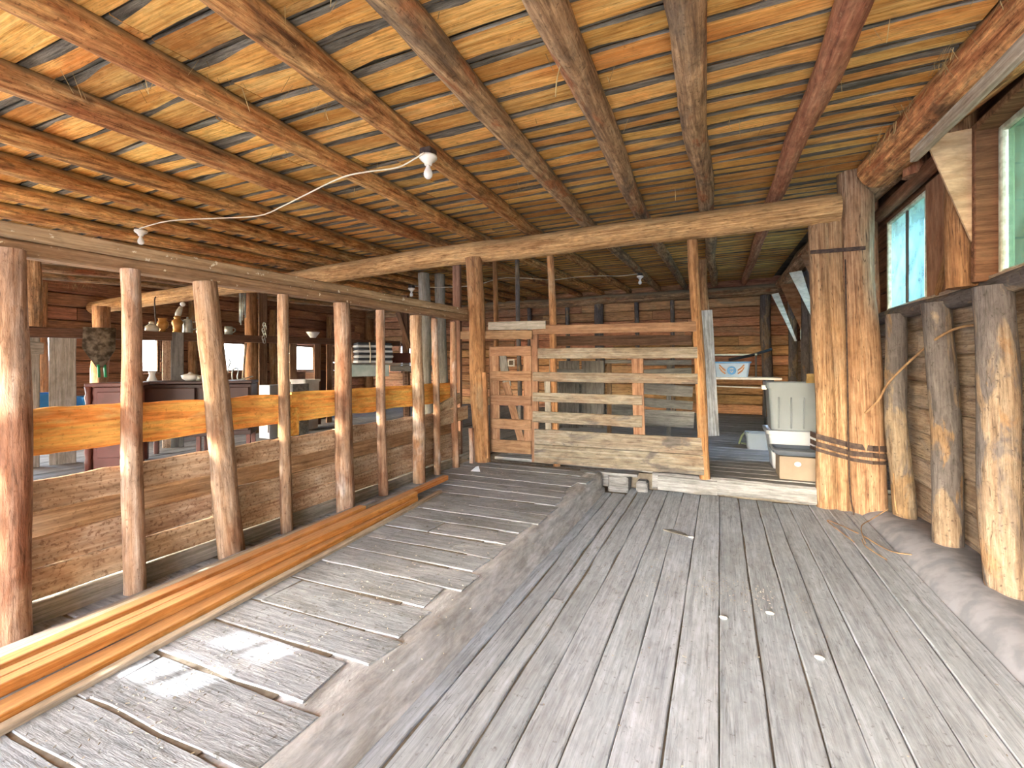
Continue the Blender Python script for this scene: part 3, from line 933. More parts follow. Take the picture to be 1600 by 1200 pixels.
# ------------------------------------------------------------------ tie beams and main posts
beam = log('tie_beam', [(1.0, 5.15, 2.785), (-2.6, 5.0, 2.71), (-10.45, 4.85, 2.40)], 0.128, 0.115, M_BEAM, None, 16, 0.05, 0.12)
tag(beam, 'long pale round log beam spanning the barn above both gates', 'beam')
sp = empty('split_post', (0.98, 5.27, 0))
tag(sp, 'split pair of tan logs under the right end of the long round beam', 'post')
log('half_log', [(0.925, 5.27, 0.02), (0.85, 5.2, 2.67)], 0.085, 0.085, M_BPOST, sp, 14, 0.05, 0.12)
log('half_log', [(1.055, 5.25, 0.02), (0.965, 5.19, 2.70)], 0.068, 0.07, M_BPOST, sp, 14, 0.06, 0.12, knots=0.06)
bp = log('main_post', [(1.245, 5.28, 0.0), (1.13, 5.22, 3.12)], 0.148, 0.14, M_BPOST, None, 18, 0.03, 0.14)
tag(bp, 'thick smooth tan corner post right of the split pair of logs', 'post')
st = board('iron_strap', (0.77, 5.115, 2.395), (1.18, 5.07, 2.385), 0.035, 0.008, (0, 0, 1), M_IRON, None, 3)
tag(st, 'rusty flat iron strap nailed across the tops of the two tan posts', 'strap')
cb = empty('binding_chain', (1.05, 5.1, 0.55))
tag(cb, 'dark rusty band wrapped round the foot of the two tan posts', 'band')
for dz, dd, hh in ((0.0, 0.0, 0.05), (-0.070, 0.012, 0.045), (-0.125, 0.0, 0.03)):
    pts = [(0.80, 5.32, 0.695 + dz), (0.828, 5.185, 0.69 + dz), (0.93, 5.165, 0.665 + dz), (1.055, 5.165, 0.635 + dz), (1.10, 5.14, 0.625 + dz), (1.24, 5.105, 0.615 + dz + dd), (1.36, 5.165, 0.61 + dz), (1.40, 5.29, 0.61 + dz)]
    bvs, bfs = [], []
    for (x_, y_, z_) in pts:
        bvs += [(x_, y_, z_ - hh / 2), (x_, y_, z_ + hh / 2), (x_ * 1.0, y_ + 0.012, z_ + hh / 2), (x_, y_ + 0.012, z_ - hh / 2)]
    for i in range(len(pts) - 1):
        for j in range(4):
            bfs.append((i * 4 + j, i * 4 + (j + 1) % 4, i * 4 + 4 + (j + 1) % 4, i * 4 + 4 + j))
    link('band', mesh('band', bvs, bfs), M_IRON, None, cb)
cp = tube('dark_cord', [(1.035, 5.09, 2.3), (1.05, 5.085, 1.2), (1.065, 5.08, 0.3), (1.09, 5.05, 0.03)], 0.006, M_IRON)  # plain dark cord hanging between the posts
tag(cp, 'thin dark cord running down the gap between the two tan posts', 'cord')
gp = empty('gate_post', (-2.57, 4.98, 0.2))
tag(gp, 'thick orange brown post between the stall fence and the small braced gate', 'post')
log('post', [(-2.56, 5.0, 0.15), (-2.66, 4.95, 2.62)], 0.092, 0.098, M_OPOST, gp, 16, 0.05, 0.12)
board('batten', (-2.46, 4.90, 0.28), (-2.49, 4.90, 1.27), 0.05, 0.04, (1, 0, 0), M_OPOST, gp, 4, 0.004)
board('block', (-2.64, 4.87, 0.2), (-2.65, 4.87, 0.62), 0.05, 0.05, (1, 0, 0), M_FPOST, gp, 3, 0.004)

# ------------------------------------------------------------------ stall fence on the left
fence = empty('stall_fence', (FENCE_X, 3, PLAT_Z))
tag(fence, 'log and board stall fence along the left edge of the raised platform', 'fence')
FPOSTS = [(0.97, 0.055), (1.42, 0.045), (1.86, 0.068), (2.34, 0.037), (2.86, 0.067), (3.35, 0.041), (3.86, 0.060), (4.22, 0.036), (4.60, 0.038)]
for k, (y, r) in enumerate(FPOSTS):
    lean2 = 0.055 if k == 2 else 0.03
    dy = -0.05 if k == 2 else 0.0
    x = FENCE_X + 0.02 + r
    log('post', [(x, y + (0.06 if k == 2 else 0.0), PLAT_Z - 0.01), (x - lean2 * 0.8, y + 0.0, 1.05), (x - lean2 * 1.62 + 0.01, y + dy, 1.835)], r * 1.06, r * 0.92, M_FPOST, fence, 14, 0.07, 0.09, knots=0.06)
for (z0, z1, mat, jg, th) in ((0.945, 1.155, M_FTOP, 0.012, 0.03), (0.705, 0.85, M_FBOARD, 0.010, 0.03), (0.455, 0.590, M_FBOARD, 0.006, 0.03), (0.315, 0.450, M_FBOARD, 0.005, 0.03), (0.20, 0.308, M_GREYB, 0.008, 0.03)):
    zm, h = (z0 + z1) / 2, z1 - z0
    cuts = {0.945: (0.72, 1.42, 2.44, 4.75), 0.705: (0.72, 1.42, 2.84, 4.75), 0.455: (0.72, 1.86, 4.80), 0.315: (0.72, 2.34, 4.80), 0.20: (0.72, 1.42, 4.80)}[z0]
    for a, b in zip(cuts, cuts[1:]):
        xo = FENCE_X - LEAN * zm * 0.8
        board('rail_board', (xo + rnd(-0.004, 0.004), a + 0.003, zm + rnd(-0.006, 0.006)), (xo + rnd(-0.004, 0.004), b - 0.003, zm + rnd(-0.006, 0.006)), h + rnd(-0.008, 0.004), th, (0, 0, 1), mat, fence, 16, jg, cham=0.004)
for z0, z1 in ((0.585, 0.72),):
    board('back_board', (FENCE_X - 0.10, 0.72, 0.645), (FENCE_X - 0.10, 4.8, 0.645), 0.15, 0.025, (0, 0, 1), M_FBACK, fence, 12, 0.008)
board('top_rail', (-2.815, 0.3, 1.918), (-2.775, 4.98, 1.985), 0.070, 0.10, (0, 0, 1), M_RAIL, fence, 16, 0.005, cham=0.008)
board('top_rail', (-2.815, 0.3, 1.847), (-2.775, 4.98, 1.915), 0.068, 0.09, (0, 0, 1), M_RAIL2, fence, 16, 0.005, cham=0.008)
board('short_board', (FENCE_X + 0.035, 4.30, 0.88), (FENCE_X + 0.03, 4.72, 0.98), 0.12, 0.025, (0, 0, 1), M_FBOARD, fence, 4, 0.006)
board('short_board', (FENCE_X + 0.035, 4.26, 0.78), (FENCE_X + 0.03, 4.9, 0.80), 0.15, 0.025, (0, 0, 1), M_FBOARD, fence, 4, 0.012)
box('short_board', (FENCE_X + 0.005, 2.40, 0.955), (0.03, 0.16, 0.20), M_FTOP, fence)
# the outer posts of the fence line beyond (second row)
for y, r in ((3.6, 0.05), (5.5, 0.06)):
    pass

# ------------------------------------------------------------------ small braced gate
sg = empty('braced_gate', (-2.13, 5.03, 0.3))
tag(sg, 'small orange brown slatted gate with diagonal braces beside the thick gate post', 'gate')


def gx(u, y=5.03):
    a = (u - 800) / FPX
    return y * (-_sy + a * _cy) / (_cy + a * _sy)


def gz(u, v, y=5.03):
    a = (u - 800) / FPX
    return EYE + (HORIZON - v) / FPX * y / (_cy + a * _sy)


x0, x1 = gx(767), gx(829)
for v0, v1 in ((541, 556), (580, 595), (618, 633), (655, 671), (688, 708)):
    zz0, zz1 = gz(800, v1), gz(800, v0)
    board('slat', (x0, 5.03, (zz0 + zz1) / 2), (x1, 5.05, (zz0 + zz1) / 2), zz1 - zz0, 0.022, (0, 0, 1), M_GATEO, sg, 3, 0.004)
zb, zt = gz(800, 708), gz(800, 541)
board('stile', (x0 + 0.045, 5.055, zb), (x0 + 0.03, 5.055, zt), 0.13, 0.022, (1, 0, 0), M_GATEO, sg, 4, 0.004)
board('stile', (x1 - 0.045, 5.07, zb), (x1 - 0.055, 5.07, zt), 0.10, 0.022, (1, 0, 0), M_GATEO, sg, 4, 0.004)
board('brace', (x1 - 0.10, 5.085, zb + 0.02), (x0 + 0.17, 5.08, (zb + zt) / 2 + 0.2), 0.09, 0.02, (1, 0, 0.3), M_GATEO, sg, 3, 0.004)
board('brace', (x0 + 0.19, 5.085, (zb + zt) / 2 + 0.15), (x0 + 0.11, 5.08, zt - 0.02), 0.10, 0.02, (1, 0, 0.3), M_GREYD, sg, 3, 0.004)
lt = box('latch', (gx(800), 5.01, gz(800, 567)), (0.085, 0.015, 0.085), M_GREYB, sg)
box('latch_hole', (gx(800), 5.0, gz(800, 567)), (0.05, 0.012, 0.05), M_ROOF, lt)
# fixed rails over the small gate
hd = empty('gate_header', (-2.1, 5.0, 1.75))
tag(hd, 'pair of short rails fixed above the small braced gate', 'rails')
board('rail', (gx(722), 5.0, 1.715), (gx(832), 5.02, 1.70), 0.10, 0.025, (0, 0, 1), M_GATEO, hd, 4, 0.004)
board('rail', (gx(763), 5.035, gz(800, 508)), (gx(852), 5.05, gz(830, 508)), 0.095, 0.025, (0, 0, 1), M_GREYB, hd, 4, 0.004)

# ------------------------------------------------------------------ wide slat gate
wg = empty('slat_gate', (-1.05, 5.09, 0.25))
tag(wg, 'wide tan gate of horizontal slats between the small gate and the doorway', 'gate')
RAILS = [(-1.95, -0.20, 1.70, 1.80, M_GATEO), (-1.89, -0.20, 1.425, 1.54, M_GATE), (-1.95, -0.20, 1.165, 1.27, M_GATE), (-1.95, -0.745, 0.935, 1.04, M_GATE), (-1.95, -0.745, 0.70, 0.825, M_GATE), (-1.93, -0.14, 0.452, 0.622, M_GATE), (-1.93, -0.14, 0.245, 0.448, M_GATE)]
for xa, xb, za, zb_, m in RAILS:
    ya, yb = 5.05 + (xa + 1.95) * 0.055, 5.05 + (xb + 1.95) * 0.055
    board('slat', (xa, ya, (za + zb_) / 2 + 0.004), (xb, yb, (za + zb_) / 2 - 0.004), zb_ - za, 0.025, (0, 0, 1), m, wg, 8, 0.006)
board('stile', (-1.93, 5.085, 0.24), (-1.945, 5.085, 1.74), 0.085, 0.035, (1, 0, 0), M_GATEO, wg, 6, 0.004)
board('stile', (-0.775, 5.15, 0.46), (-0.80, 5.15, 1.44), 0.12, 0.03, (1, 0, 0), M_GATEO, wg, 5, 0.004)
board('upright', (-1.78, 5.12, 0.25), (-1.80, 5.12, 1.2), 0.07, 0.03, (1, 0, 0), M_GREYB, wg, 5, 0.004)
p_ = log('gate_end_post', [(-0.135, 5.19, 0.20), (-0.255, 5.17, 2.66)], 0.052, 0.052, M_OPOST, None, 12, 0.06, 0.12)
tag(p_, 'slim orange post at the doorway end of the wide slat gate', 'post')
p_ = log('stud_post', [(-1.70, 5.16, 0.2), (-1.76, 5.10, 2.66)], 0.042, 0.040, M_OPOST, None, 12, 0.06, 0.12)
tag(p_, 'slim brown post rising from behind the left end of the slat gate to the beam', 'post')
for u, t, r, lab in ((775, 6.6, 0.034, 'thin orange pole behind the small gate, nearer the thick gate post'), (810, 7.2, 0.034, 'thin grey pole behind the small gate, next to the slim brown post')):
    a, b = at(u, 560, t), at(u - 2, 410, t)
    o = log('thin_post', [(a.x + 0.03, a.y, 0.2), (b.x, b.y, zc(b.y, b.x))], r, r, M_OPOST if u == 775 else M_RPOST, None, 10, 0.06, 0.15)
    tag(o, lab, 'post')
o = board('leaning_plank', at(716, 640, 5.9) + V(0, 0, -0.55), at(714, 412, 5.9), 0.10, 0.05, (1, 0, 0), M_SHELF, None, 5, 0.006)
tag(o, 'dark brown plank standing just left of the thick gate post', 'plank')

# rear door plank post right of the slat gate
o = empty('weathered_post', at(1113, 683, 7.6))
tag(o, 'weathered post, orange above and whitish grey below, standing in the rear doorway', 'post')
a, b, c = at(1113, 681, 7.55), at(1102, 485, 7.55), at(1098, 405, 7.55)
board('lower_plank', a, b, 0.20, 0.06, (1, 0.4, 0), wood('whitewashed_wood', ['#77726c', '#98948e', '#b4b2ae', '#c4c4c2'], stretch=14, grain=3, patch=('#7c7468', 1.0, 0.5, 0.66, 0.5), vary=0.03, bump=0.25), o, 6, 0.006)
log('upper_log', [b + V(0, 0.05, -0.1), c + V(0, 0.05, 0)], 0.07, 0.06, M_OPOST, o, 10, 0.05)

# ------------------------------------------------------------------ stall partition behind the gates
pt = empty('stall_partition', (-1.3, 7.0, 0.2))
tag(pt, 'grey and brown board partition of the stall behind the slat gate', 'partition')


def pbar(u0, v0, u1, v1, t0, t1, h, mat, name='plank', th=0.025):
    a, b = at(u0, v0, t0), at(u1, v1, t1)
    return board(name, a, b, h, th, (0, 0, 1), mat, pt, 4, 0.006)


pbar(866, 533, 1080, 531, 6.4, 6.4, 0.13, M_SHELF)
pbar(868, 588, 912, 588, 6.6, 6.6, 0.20, M_GREYD, 'panel')
for (u, w) in ((889, 0.30), (926, 0.32)):
    a, b = at(u, 668, 6.7), at(u, 564, 6.7)
    a.z = max(a.z, 0.2)
    board('panel', a, b, w, 0.02, (1, 0, 0), M_GREYD, pt, 2)
pbar(945, 565, 990, 565, 6.7, 6.7, 0.05, M_GREYB)
pbar(1006, 567, 1080, 566, 6.5, 6.5, 0.07, M_GREYD)
pbar(1006, 583, 1080, 580, 6.6, 6.6, 0.10, M_GREYD)
pbar(1006, 607, 1082, 612, 6.4, 6.4, 0.15, M_GREYD)
pbar(1006, 628, 1082, 634, 6.4, 6.4, 0.12, M_GREYD)
pbar(1006, 652, 1084, 656, 6.4, 6.4, 0.22, M_GREYD)
pbar(860, 617, 940, 619, 7.0, 7.0, 0.5, M_GREYD, 'panel')
pbar(945, 612, 1005, 614, 6.9, 6.9, 0.24, M_BACKW, 'panel')
pbar(945, 638, 1005, 640, 6.9, 6.9, 0.16, M_GREYD)
pbar(860, 655, 1005, 657, 7.1, 7.1, 0.16, M_GREYD)
for u, m in ((952, M_GATEO), (862, M_GREYB), (1045, M_GREYD)):
    a, b = at(u, 660, 6.85), at(u, 562, 6.85)
    a.z = 0.2
    board('upright', a, b, 0.06, 0.05, (1, 0, 0), m, pt, 3, 0.004)
for u in (594, 608, 590):
    pass

# ------------------------------------------------------------------ bare bulbs and cable
def bulb(p, lab, s=1.0, tilt=None):
    o = empty('bare_bulb', p)
    tag(o, lab, 'lamp', 'bare bulbs on the ceiling poles')
    z = p[2]
    box('junction_box', (p[0], p[1], z + 0.03), (0.085, 0.085, 0.05), M_IRON, o)
    h = lathe('lamp_holder', [(0.030, 0.012), (0.058, 0.008), (0.060, -0.006), (0.048, -0.020), (0.028, -0.034), (0.024, -0.050), (0.020, -0.052)], M_PORC, p, o)
    lathe('light_bulb', [(0.013, -0.045), (0.014, -0.062), (0.020, -0.078), (0.028, -0.096), (0.030, -0.112), (0.026, -0.128), (0.014, -0.140), (0.002, -0.143)], M_BULB, p, h)
    return o


B1, B2 = at(669, 246, 3.12), at(220, 361, 4.92)
bulb(B1, 'bare white bulb in a porcelain holder on the nearest lit ceiling pole')
bulb(B2, 'bare white bulb hanging above the near end of the fence rail')
B3, B4 = at(643, 451, 8.3), at(1000, 432, 8.4)
bulb(B3, 'small distant bare bulb left of the thick gate post')
bulb(B4, 'small distant bare bulb above the slat gate')
pts = [(218, 357), (265, 345), (340, 341), (405, 337), (442, 322), (470, 308), (530, 279), (570, 269), (620, 262), (650, 247), (662, 239)]
path = []
for (u, v) in pts:
    t = 4.0
    for _ in range(12):
        q = at(u, v, t)
        t = (zc(q.y, q.x) - 0.03 - EYE) / ((HORIZON - v) / FPX)
    path.append(at(u, v, t))
o = tube('lamp_cable', path, 0.0055, M_CABLE)
tag(o, 'white cable sagging between the two nearest bare bulbs', 'cable')
path = []
for (u, v) in ((648, 447), (680, 449), (740, 446), (790, 434), (862, 437), (900, 433), (940, 431), (970, 431), (996, 428)):
    k = (u - 648) / (996 - 648)
    path.append(at(u, v, 1 / ((1 - k) / 8.28 + k / 8.38)))
o = tube('lamp_cable', path, 0.006, M_CABLE)
tag(o, 'thin pale cable strung between the two distant bulbs behind the tie beam', 'cable')

# ------------------------------------------------------------------ lumber strips on the platform
STRIPS = [  # near end (at y=0.25), far end, z base, width, height, material, label
    ((-2.00, 0.25), (-2.285, 3.62), 0.211, 0.045, 0.022, M_STRIPP, 'thin pinkish lumber strip at the front edge of the pile'),
    ((-2.07, 0.25), (-2.345, 3.30), 0.211, 0.085, 0.042, M_STRIPO, 'orange lumber strip with pale top, second from the front of the pile'),
    ((-2.17, 0.25), (-2.33, 3.30), 0.254, 0.05, 0.045, M_STRIPO, 'narrow orange lumber strip in the middle of the pile'),
    ((-2.15, 0.25), (-2.39, 2.95), 0.211, 0.05, 0.040, M_STRIPG, 'dark lumber strip low in the middle of the pile'),
    ((-2.285, 0.25), (-2.43, 2.78), 0.215, 0.06, 0.095, M_STRIPO, 'tall bright orange lumber board standing on edge in the pile'),
    ((-2.225, 0.25), (-2.40, 3.90), 0.254, 0.05, 0.045, M_STRIPO, 'longest lumber strip reaching the far end of the pile'),
    ((-2.40, 0.25), (-2.505, 3.45), 0.211, 0.055, 0.050, M_STRIPG, 'greyish brown lumber strip behind the longest one'),
    ((-2.465, 0.80), (-2.535, 2.60), 0.211, 0.05, 0.060, M_STRIPP, 'short pale lumber strip with splintered end behind the bright orange board'),
    ((-2.53, 0.25), (-2.60, 3.10), 0.211, 0.045, 0.040, M_STRIPG, 'grey lumber strip lying along the fence posts'),
    ((-2.40, 0.25), (-2.46, 1.95), 0.262, 0.045, 0.025, M_STRIPP, 'pale lath on top of the grey strips at the near end'),
]
for (a, b, z, w, h, m, lab) in STRIPS:
    o = board('lumber_strip', (a[0], a[1], z + h / 2), (b[0], b[1], z + h / 2), w, h, (1, 0, 0), m, None, 14, 0.003, cham=0.003, warp=0.004)
    tag(o, lab, 'lumber', 'lumber strips piled on the platform')

# ------------------------------------------------------------------ storage boxes in the doorway
def bin_mesh(name, cx, cy, z0, z1, w, d, flare, mat, parent=None, rim=0.02, wall=0.012):
    def ring(z, s, inset=0.0):
        out = []
        for sx, sy in ((-1, -1), (1, -1), (1, 1), (-1, 1)):
            for k in range(4):
                a = math.atan2(sy, sx) + (k - 1.5) * 0.35
                r = 0.04
                hx, hy = w / 2 * s - inset - r, d / 2 * s - inset - r
                out.append((sx * hx + r * math.cos(a), sy * hy + r * math.sin(a), z))
        return out
    H = z1 - z0
    rs = [ring(0, 1 - flare), ring(H - rim * 1.4, 1), ring(H - rim * 1.4, 1 + 0.06), ring(H, 1 + 0.07), ring(H, 1.0, 0.0), ring(H - 0.02, 1.0, wall), ring(0.015, 1 - flare, wall)]
    n = 16
    verts = [v for r in rs for v in r]
    faces = [tuple(reversed(range(n)))]
    for i in range(len(rs) - 1):
        for j in range(n):
            a, b = i * n + j, i * n + (j + 1) % n
            faces.append((a, b, b + n, a + n))
    faces.append(tuple((len(rs) - 1) * n + j for j in range(n)))
    return link(name, mesh(name, verts, faces), mat, Matrix.Translation((cx, cy, z0)), parent)


M_TGREY = plain('grey_tote_plastic', '#727c84', 0.5, mott='#6c767e', scale=3)
M_TWHITE = plain('white_tote_plastic', '#aeb6c0', 0.4, mott='#a4acb6', scale=3)
M_LID = plain('dark_lid_plastic', '#4c5562', 0.35, mott='#464e5a')
M_CARD = plain('cardboard', '#8c8072', 0.85, mott='#84786a', scale=5)
M_BLUE = plain('blue_plastic', '#3f8fd0', 0.4, mott='#3a86c4')
M_LBLUE = plain('pale_blue_plastic', '#a9c4dc', 0.35, mott='#9db8d2')
M_WHITE = plain('white_enamel', '#dcdcd8', 0.35)
M_BLACK = plain('black_metal', '#2a2c30', 0.5)
M_ORANGE = plain('orange_print', '#d8905c', 0.5)
M_RED = plain('red_brown_varnish', '#6e4038', 0.45, mott='#603830', scale=5)
M_DBROWN = plain('dark_brown_varnish', '#402620', 0.5, mott='#34201c', scale=4)
M_STEEL = plain('pale_galvanised_steel', '#b4c0be', 0.45, metal=0.3, mott='#9cacaa', scale=6)

bx = empty('cardboard_box', (0.84, 5.68, REAR_Z))
tag(bx, 'tan cardboard box with white round sticker on the floor under the dark lid', 'box')
for c, s in (((0.84, 5.50, 0.315), (0.56, 0.012, 0.23)), ((0.84, 5.86, 0.315), (0.56, 0.012, 0.23)), ((0.565, 5.68, 0.315), (0.012, 0.35, 0.23)), ((1.115, 5.68, 0.315), (0.012, 0.35, 0.23)), ((0.84, 5.68, 0.206), (0.56, 0.35, 0.012))):
    box('side_panel' if s[2] > 0.1 else 'bottom_panel', c, s, M_CARD, bx, bev=0.002)
lathe('sticker', [(0.025, 0), (0.025, 0.002), (0.023, 0.003)], M_WHITE, (0.72, 5.494, 0.36), bx, tilt=Matrix.Rotation(PI / 2, 4, 'X'), sx=1.2)
lid = bin_mesh('tote_lid', 0.83, 5.72, 0.436, 0.485, 0.62, 0.42, 0.03, M_LID, None, 0.018)
tag(lid, 'dark blue grey plastic tote lid lying on the cardboard box', 'lid')
wt = bin_mesh('storage_tote', 0.86, 6.22, REAR_Z, 0.63, 0.72, 0.5, 0.14, M_TWHITE, None, 0.03)
tag(wt, 'whitish plastic tote on the rear floor under the grey tote', 'tote')
gt = empty('storage_tote', (0.83, 6.2, 0.635))
tag(gt, 'open grey plastic tote with ribbed sides, topmost of the doorway stack', 'tote')
gbody = bin_mesh('tote_body', 0.83, 6.2, 0.635, 1.16, 0.66, 0.46, 0.08, M_TGREY, gt, 0.045)
for xx in (0.60, 0.72, 0.84, 0.96):
    box('rib', (xx, 5.968, 0.83), (0.012, 0.02, 0.34), M_TGREY, gbody, rot=Matrix.Rotation(0.045, 4, 'X'))
box('side_handle', (0.468, 6.15, 1.10), (0.05, 0.14, 0.05), M_WHITE, gt)
jg = empty('plastic_jug', at(1261, 603, 5.7))
p = Vector((0.93, 6.1, 1.02))
tag(jg, 'beige plastic jug with a loop handle standing inside the grey tote', 'jug')
lathe('jug_body', [(0.05, 0.0), (0.055, 0.03), (0.052, 0.14), (0.045, 0.2), (0.05, 0.235), (0.03, 0.24)], M_STRAW, p, jg)
tube('jug_handle', [p + V(0.05, -0.02, 0.22), p + V(0.10, -0.03, 0.2), p + V(0.105, -0.03, 0.12), p + V(0.055, -0.02, 0.06)], 0.011, M_STRAW, jg)
bk = bin_mesh('small_bucket', 0.48, 7.4, REAR_Z, 0.42, 0.3, 0.3, 0.15, M_TGREY, None, 0.02)
tag(bk, 'small grey bucket on the floor behind the tote stack', 'bucket')
hs_ = tube('garden_hose', [(0.26, 7.6, 0.22), (0.30, 7.5, 0.36), (0.36, 7.45, 0.40), (0.40, 7.5, 0.30), (0.38, 7.6, 0.22), (0.30, 7.7, 0.215)], 0.014, plain('green_hose', '#7c8a6c', 0.6))
tag(hs_, 'loop of greenish hose leaning on the small bucket', 'hose')

# rear folding table with the blue and white tub
tb = empty('folding_table', (0.45, 10.1, REAR_Z))
tag(tb, 'folding table with white top and dark legs by the rear log wall', 'table')
pL, pR = at(1108, 589, 9.3), at(1240, 588, 9.3)
zt_ = 1.12
box('table_top', (0.40, 9.55, zt_), (1.15, 0.75, 0.04), M_WHITE, tb)
for lx, ly in ((-0.1, 9.25), (0.72, 9.25), (-0.1, 9.85), (0.9, 9.85)):
    tube('leg', [(lx, ly, REAR_Z), (lx, ly, zt_ - 0.02)], 0.016, M_BLACK, tb)
tube('cross_bar', [(-0.1, 9.25, 0.98), (0.72, 9.25, 0.96)], 0.012, M_WHITE, tb)
tub = empty('plastic_tub', (0.18, 9.5, zt_))
tag(tub, 'pale plastic tub printed with blue circle and orange wings on the folding table', 'tub')
tbody = bin_mesh('tub_body', 0.20, 9.48, zt_ + 0.022, zt_ + 0.30, 0.60, 0.36, 0.12, M_LBLUE, tub, 0.02)
box('blue_rim', (0.20, 9.285, zt_ + 0.285), (0.62, 0.012, 0.03), M_BLUE, tbody)
rx = Matrix.Rotation(PI / 2, 4, 'X')
yf = 9.297
lathe('blue_circle', [(0.075, 0), (0.075, 0.004), (0.07, 0.005)], M_BLUE, (0.20, yf, zt_ + 0.14), tbody, tilt=rx)
tube('circle_mark', [(0.17, yf - 0.008, zt_ + 0.165), (0.20, yf - 0.008, zt_ + 0.175), (0.23, yf - 0.008, zt_ + 0.165)], 0.006, M_WHITE, tbody)
tube('circle_mark', [(0.175, yf - 0.008, zt_ + 0.14), (0.20, yf - 0.008, zt_ + 0.105), (0.225, yf - 0.008, zt_ + 0.14)], 0.006, M_WHITE, tbody)
for sgn in (-1, 1):
    for k in range(3):
        tube('wing_stripe', [(0.20 + sgn * 0.10, yf - 0.004, zt_ + 0.08 + 0.03 * k), (0.20 + sgn * 0.16, yf - 0.006, zt_ + 0.13 + 0.03 * k), (0.20 + sgn * 0.20, yf - 0.008, zt_ + 0.20 + 0.02 * k)], 0.011, (M_ORANGE, M_WHITE, M_ORANGE)[k], tbody)
bf = empty('dark_metal_frame', (0.2, 9.75, zt_))  # plain dark metal frame, its use not known
tag(bf, 'dark metal frame with pale bar standing behind the printed tub', 'frame')
for xx in (-0.12, 0.62):
    box('upright', (xx, 9.82, zt_ + 0.22), (0.03, 0.03, 0.40), M_BLACK, bf)
box('top_bar', (0.25, 9.82, zt_ + 0.43), (0.78, 0.03, 0.035), M_STEEL, bf)
o = tube('black_tripod', [at(1140, 562, 8.65), at(1175, 555, 8.75), at(1205, 546, 8.9)], 0.028, M_BLACK)
tag(o, 'black pole laid slanting across the tub on the rear table', 'pole')

# ------------------------------------------------------------------ left room: shelf beam and what stands on it
SHX = -7.1


def sh(u, v):
    return onx(u, v, SHX)


shb = empty('shelf_beam', sh(300, 525))
tag(shb, 'dark brown horizontal shelf beam across the left room, holding old kitchenware', 'shelf')
a, b = sh(18, 518), sh(620, 537)
ZSH = lambda q: a.z + (b.z - a.z) * (q.y - a.y) / (b.y - a.y) + 0.06
board('beam', a, b, 0.115, 0.19, (0, 0, 1), M_SHELF, shb, 12, 0.006)


def on_shelf(u):
    q = onx(u, 520, SHX + 0.02)
    q.z = ZSH(q) + 0.001
    return q


def shelf_post(u, w, mat, lab, round_=False, bottom=0.2, dx=-0.12, top=None):
    q = onx(u, 560, SHX + dx)
    if round_:
        o = log('shelf_post', [(q.x, q.y, bottom), (q.x - 0.05, q.y, zc(q.y, q.x) + 0.02 if top is None else top)], w, w * 0.95, mat, None, 12, 0.05, 0.2)
    else:
        tz = ZSH(q) - 0.12 if top is None else top
        o = board('shelf_board', (q.x, q.y, bottom), (q.x, q.y, tz), w, 0.05, (0.45, 0.9, 0), mat, None, 6, 0.005)
    tag(o, lab, 'post' if round_ else 'board')
    return o


shelf_post(42, 0.20, M_GREYB, 'wide grey upright board under the shelf, close to the nearest fence post', dx=-0.02)
shelf_post(98, 0.23, M_GREYB, 'wide grey upright board under the shelf, left of the red brown cabinet', dx=0.06)
shelf_post(277, 0.15, M_GREYD, 'grey upright plank right under the brass lamp on the shelf', dx=0.10, top=ZSH(onx(277, 520, SHX)) - 0.005)
shelf_post(261, 0.11, M_FBOARD, 'pale tan upright board beside the grey plank under the shelf', dx=0.02)
shelf_post(394, 0.10, M_OPOST, 'round orange log post crossing the shelf beam near the wind chimes', True, dx=-0.17)
shelf_post(411, 0.13, M_SHELF, 'dark squared post just right of the round orange shelf post', dx=-0.2, top=2.6)
shelf_post(458, 0.12, M_SHELF, 'dark post left of the bright rear window', dx=-0.1)
shelf_post(496, 0.12, M_SHELF, 'dark post in the middle of the bright rear window', dx=-0.1)
shelf_post(514, 0.10, M_SHELF, 'dark post right of the bright rear window', dx=-0.1)
q = onx(50, 505, SHX + 0.02)
o = log('short_post', [(q.x, q.y, ZSH(q)), (q.x - 0.03, q.y, zc(q.y, q.x) + 0.02)], 0.085, 0.085, M_POLE_GREY, None, 12, 0.06)
tag(o, 'short thick log standing on the left end of the shelf beam', 'post')
q = onx(158, 560, -9.6)
o = log('beam_post', [(q.x, q.y, 0.2), (q.x, q.y, 2.35)], 0.12, 0.12, M_OPOST, None, 12, 0.05, 0.2)
tag(o, 'stout orange post behind the camouflage bag, under the far left end of the long beam', 'post')
o = board('broken_board', onx(20, 541, SHX + 0.035), onx(72, 545, SHX + 0.035), 0.13, 0.025, (0, 0, 1), M_GREYB, None, 8, 0.01, ragged=0.12)
tag(o, 'short grey board with a ragged broken end nailed below the shelf', 'board')

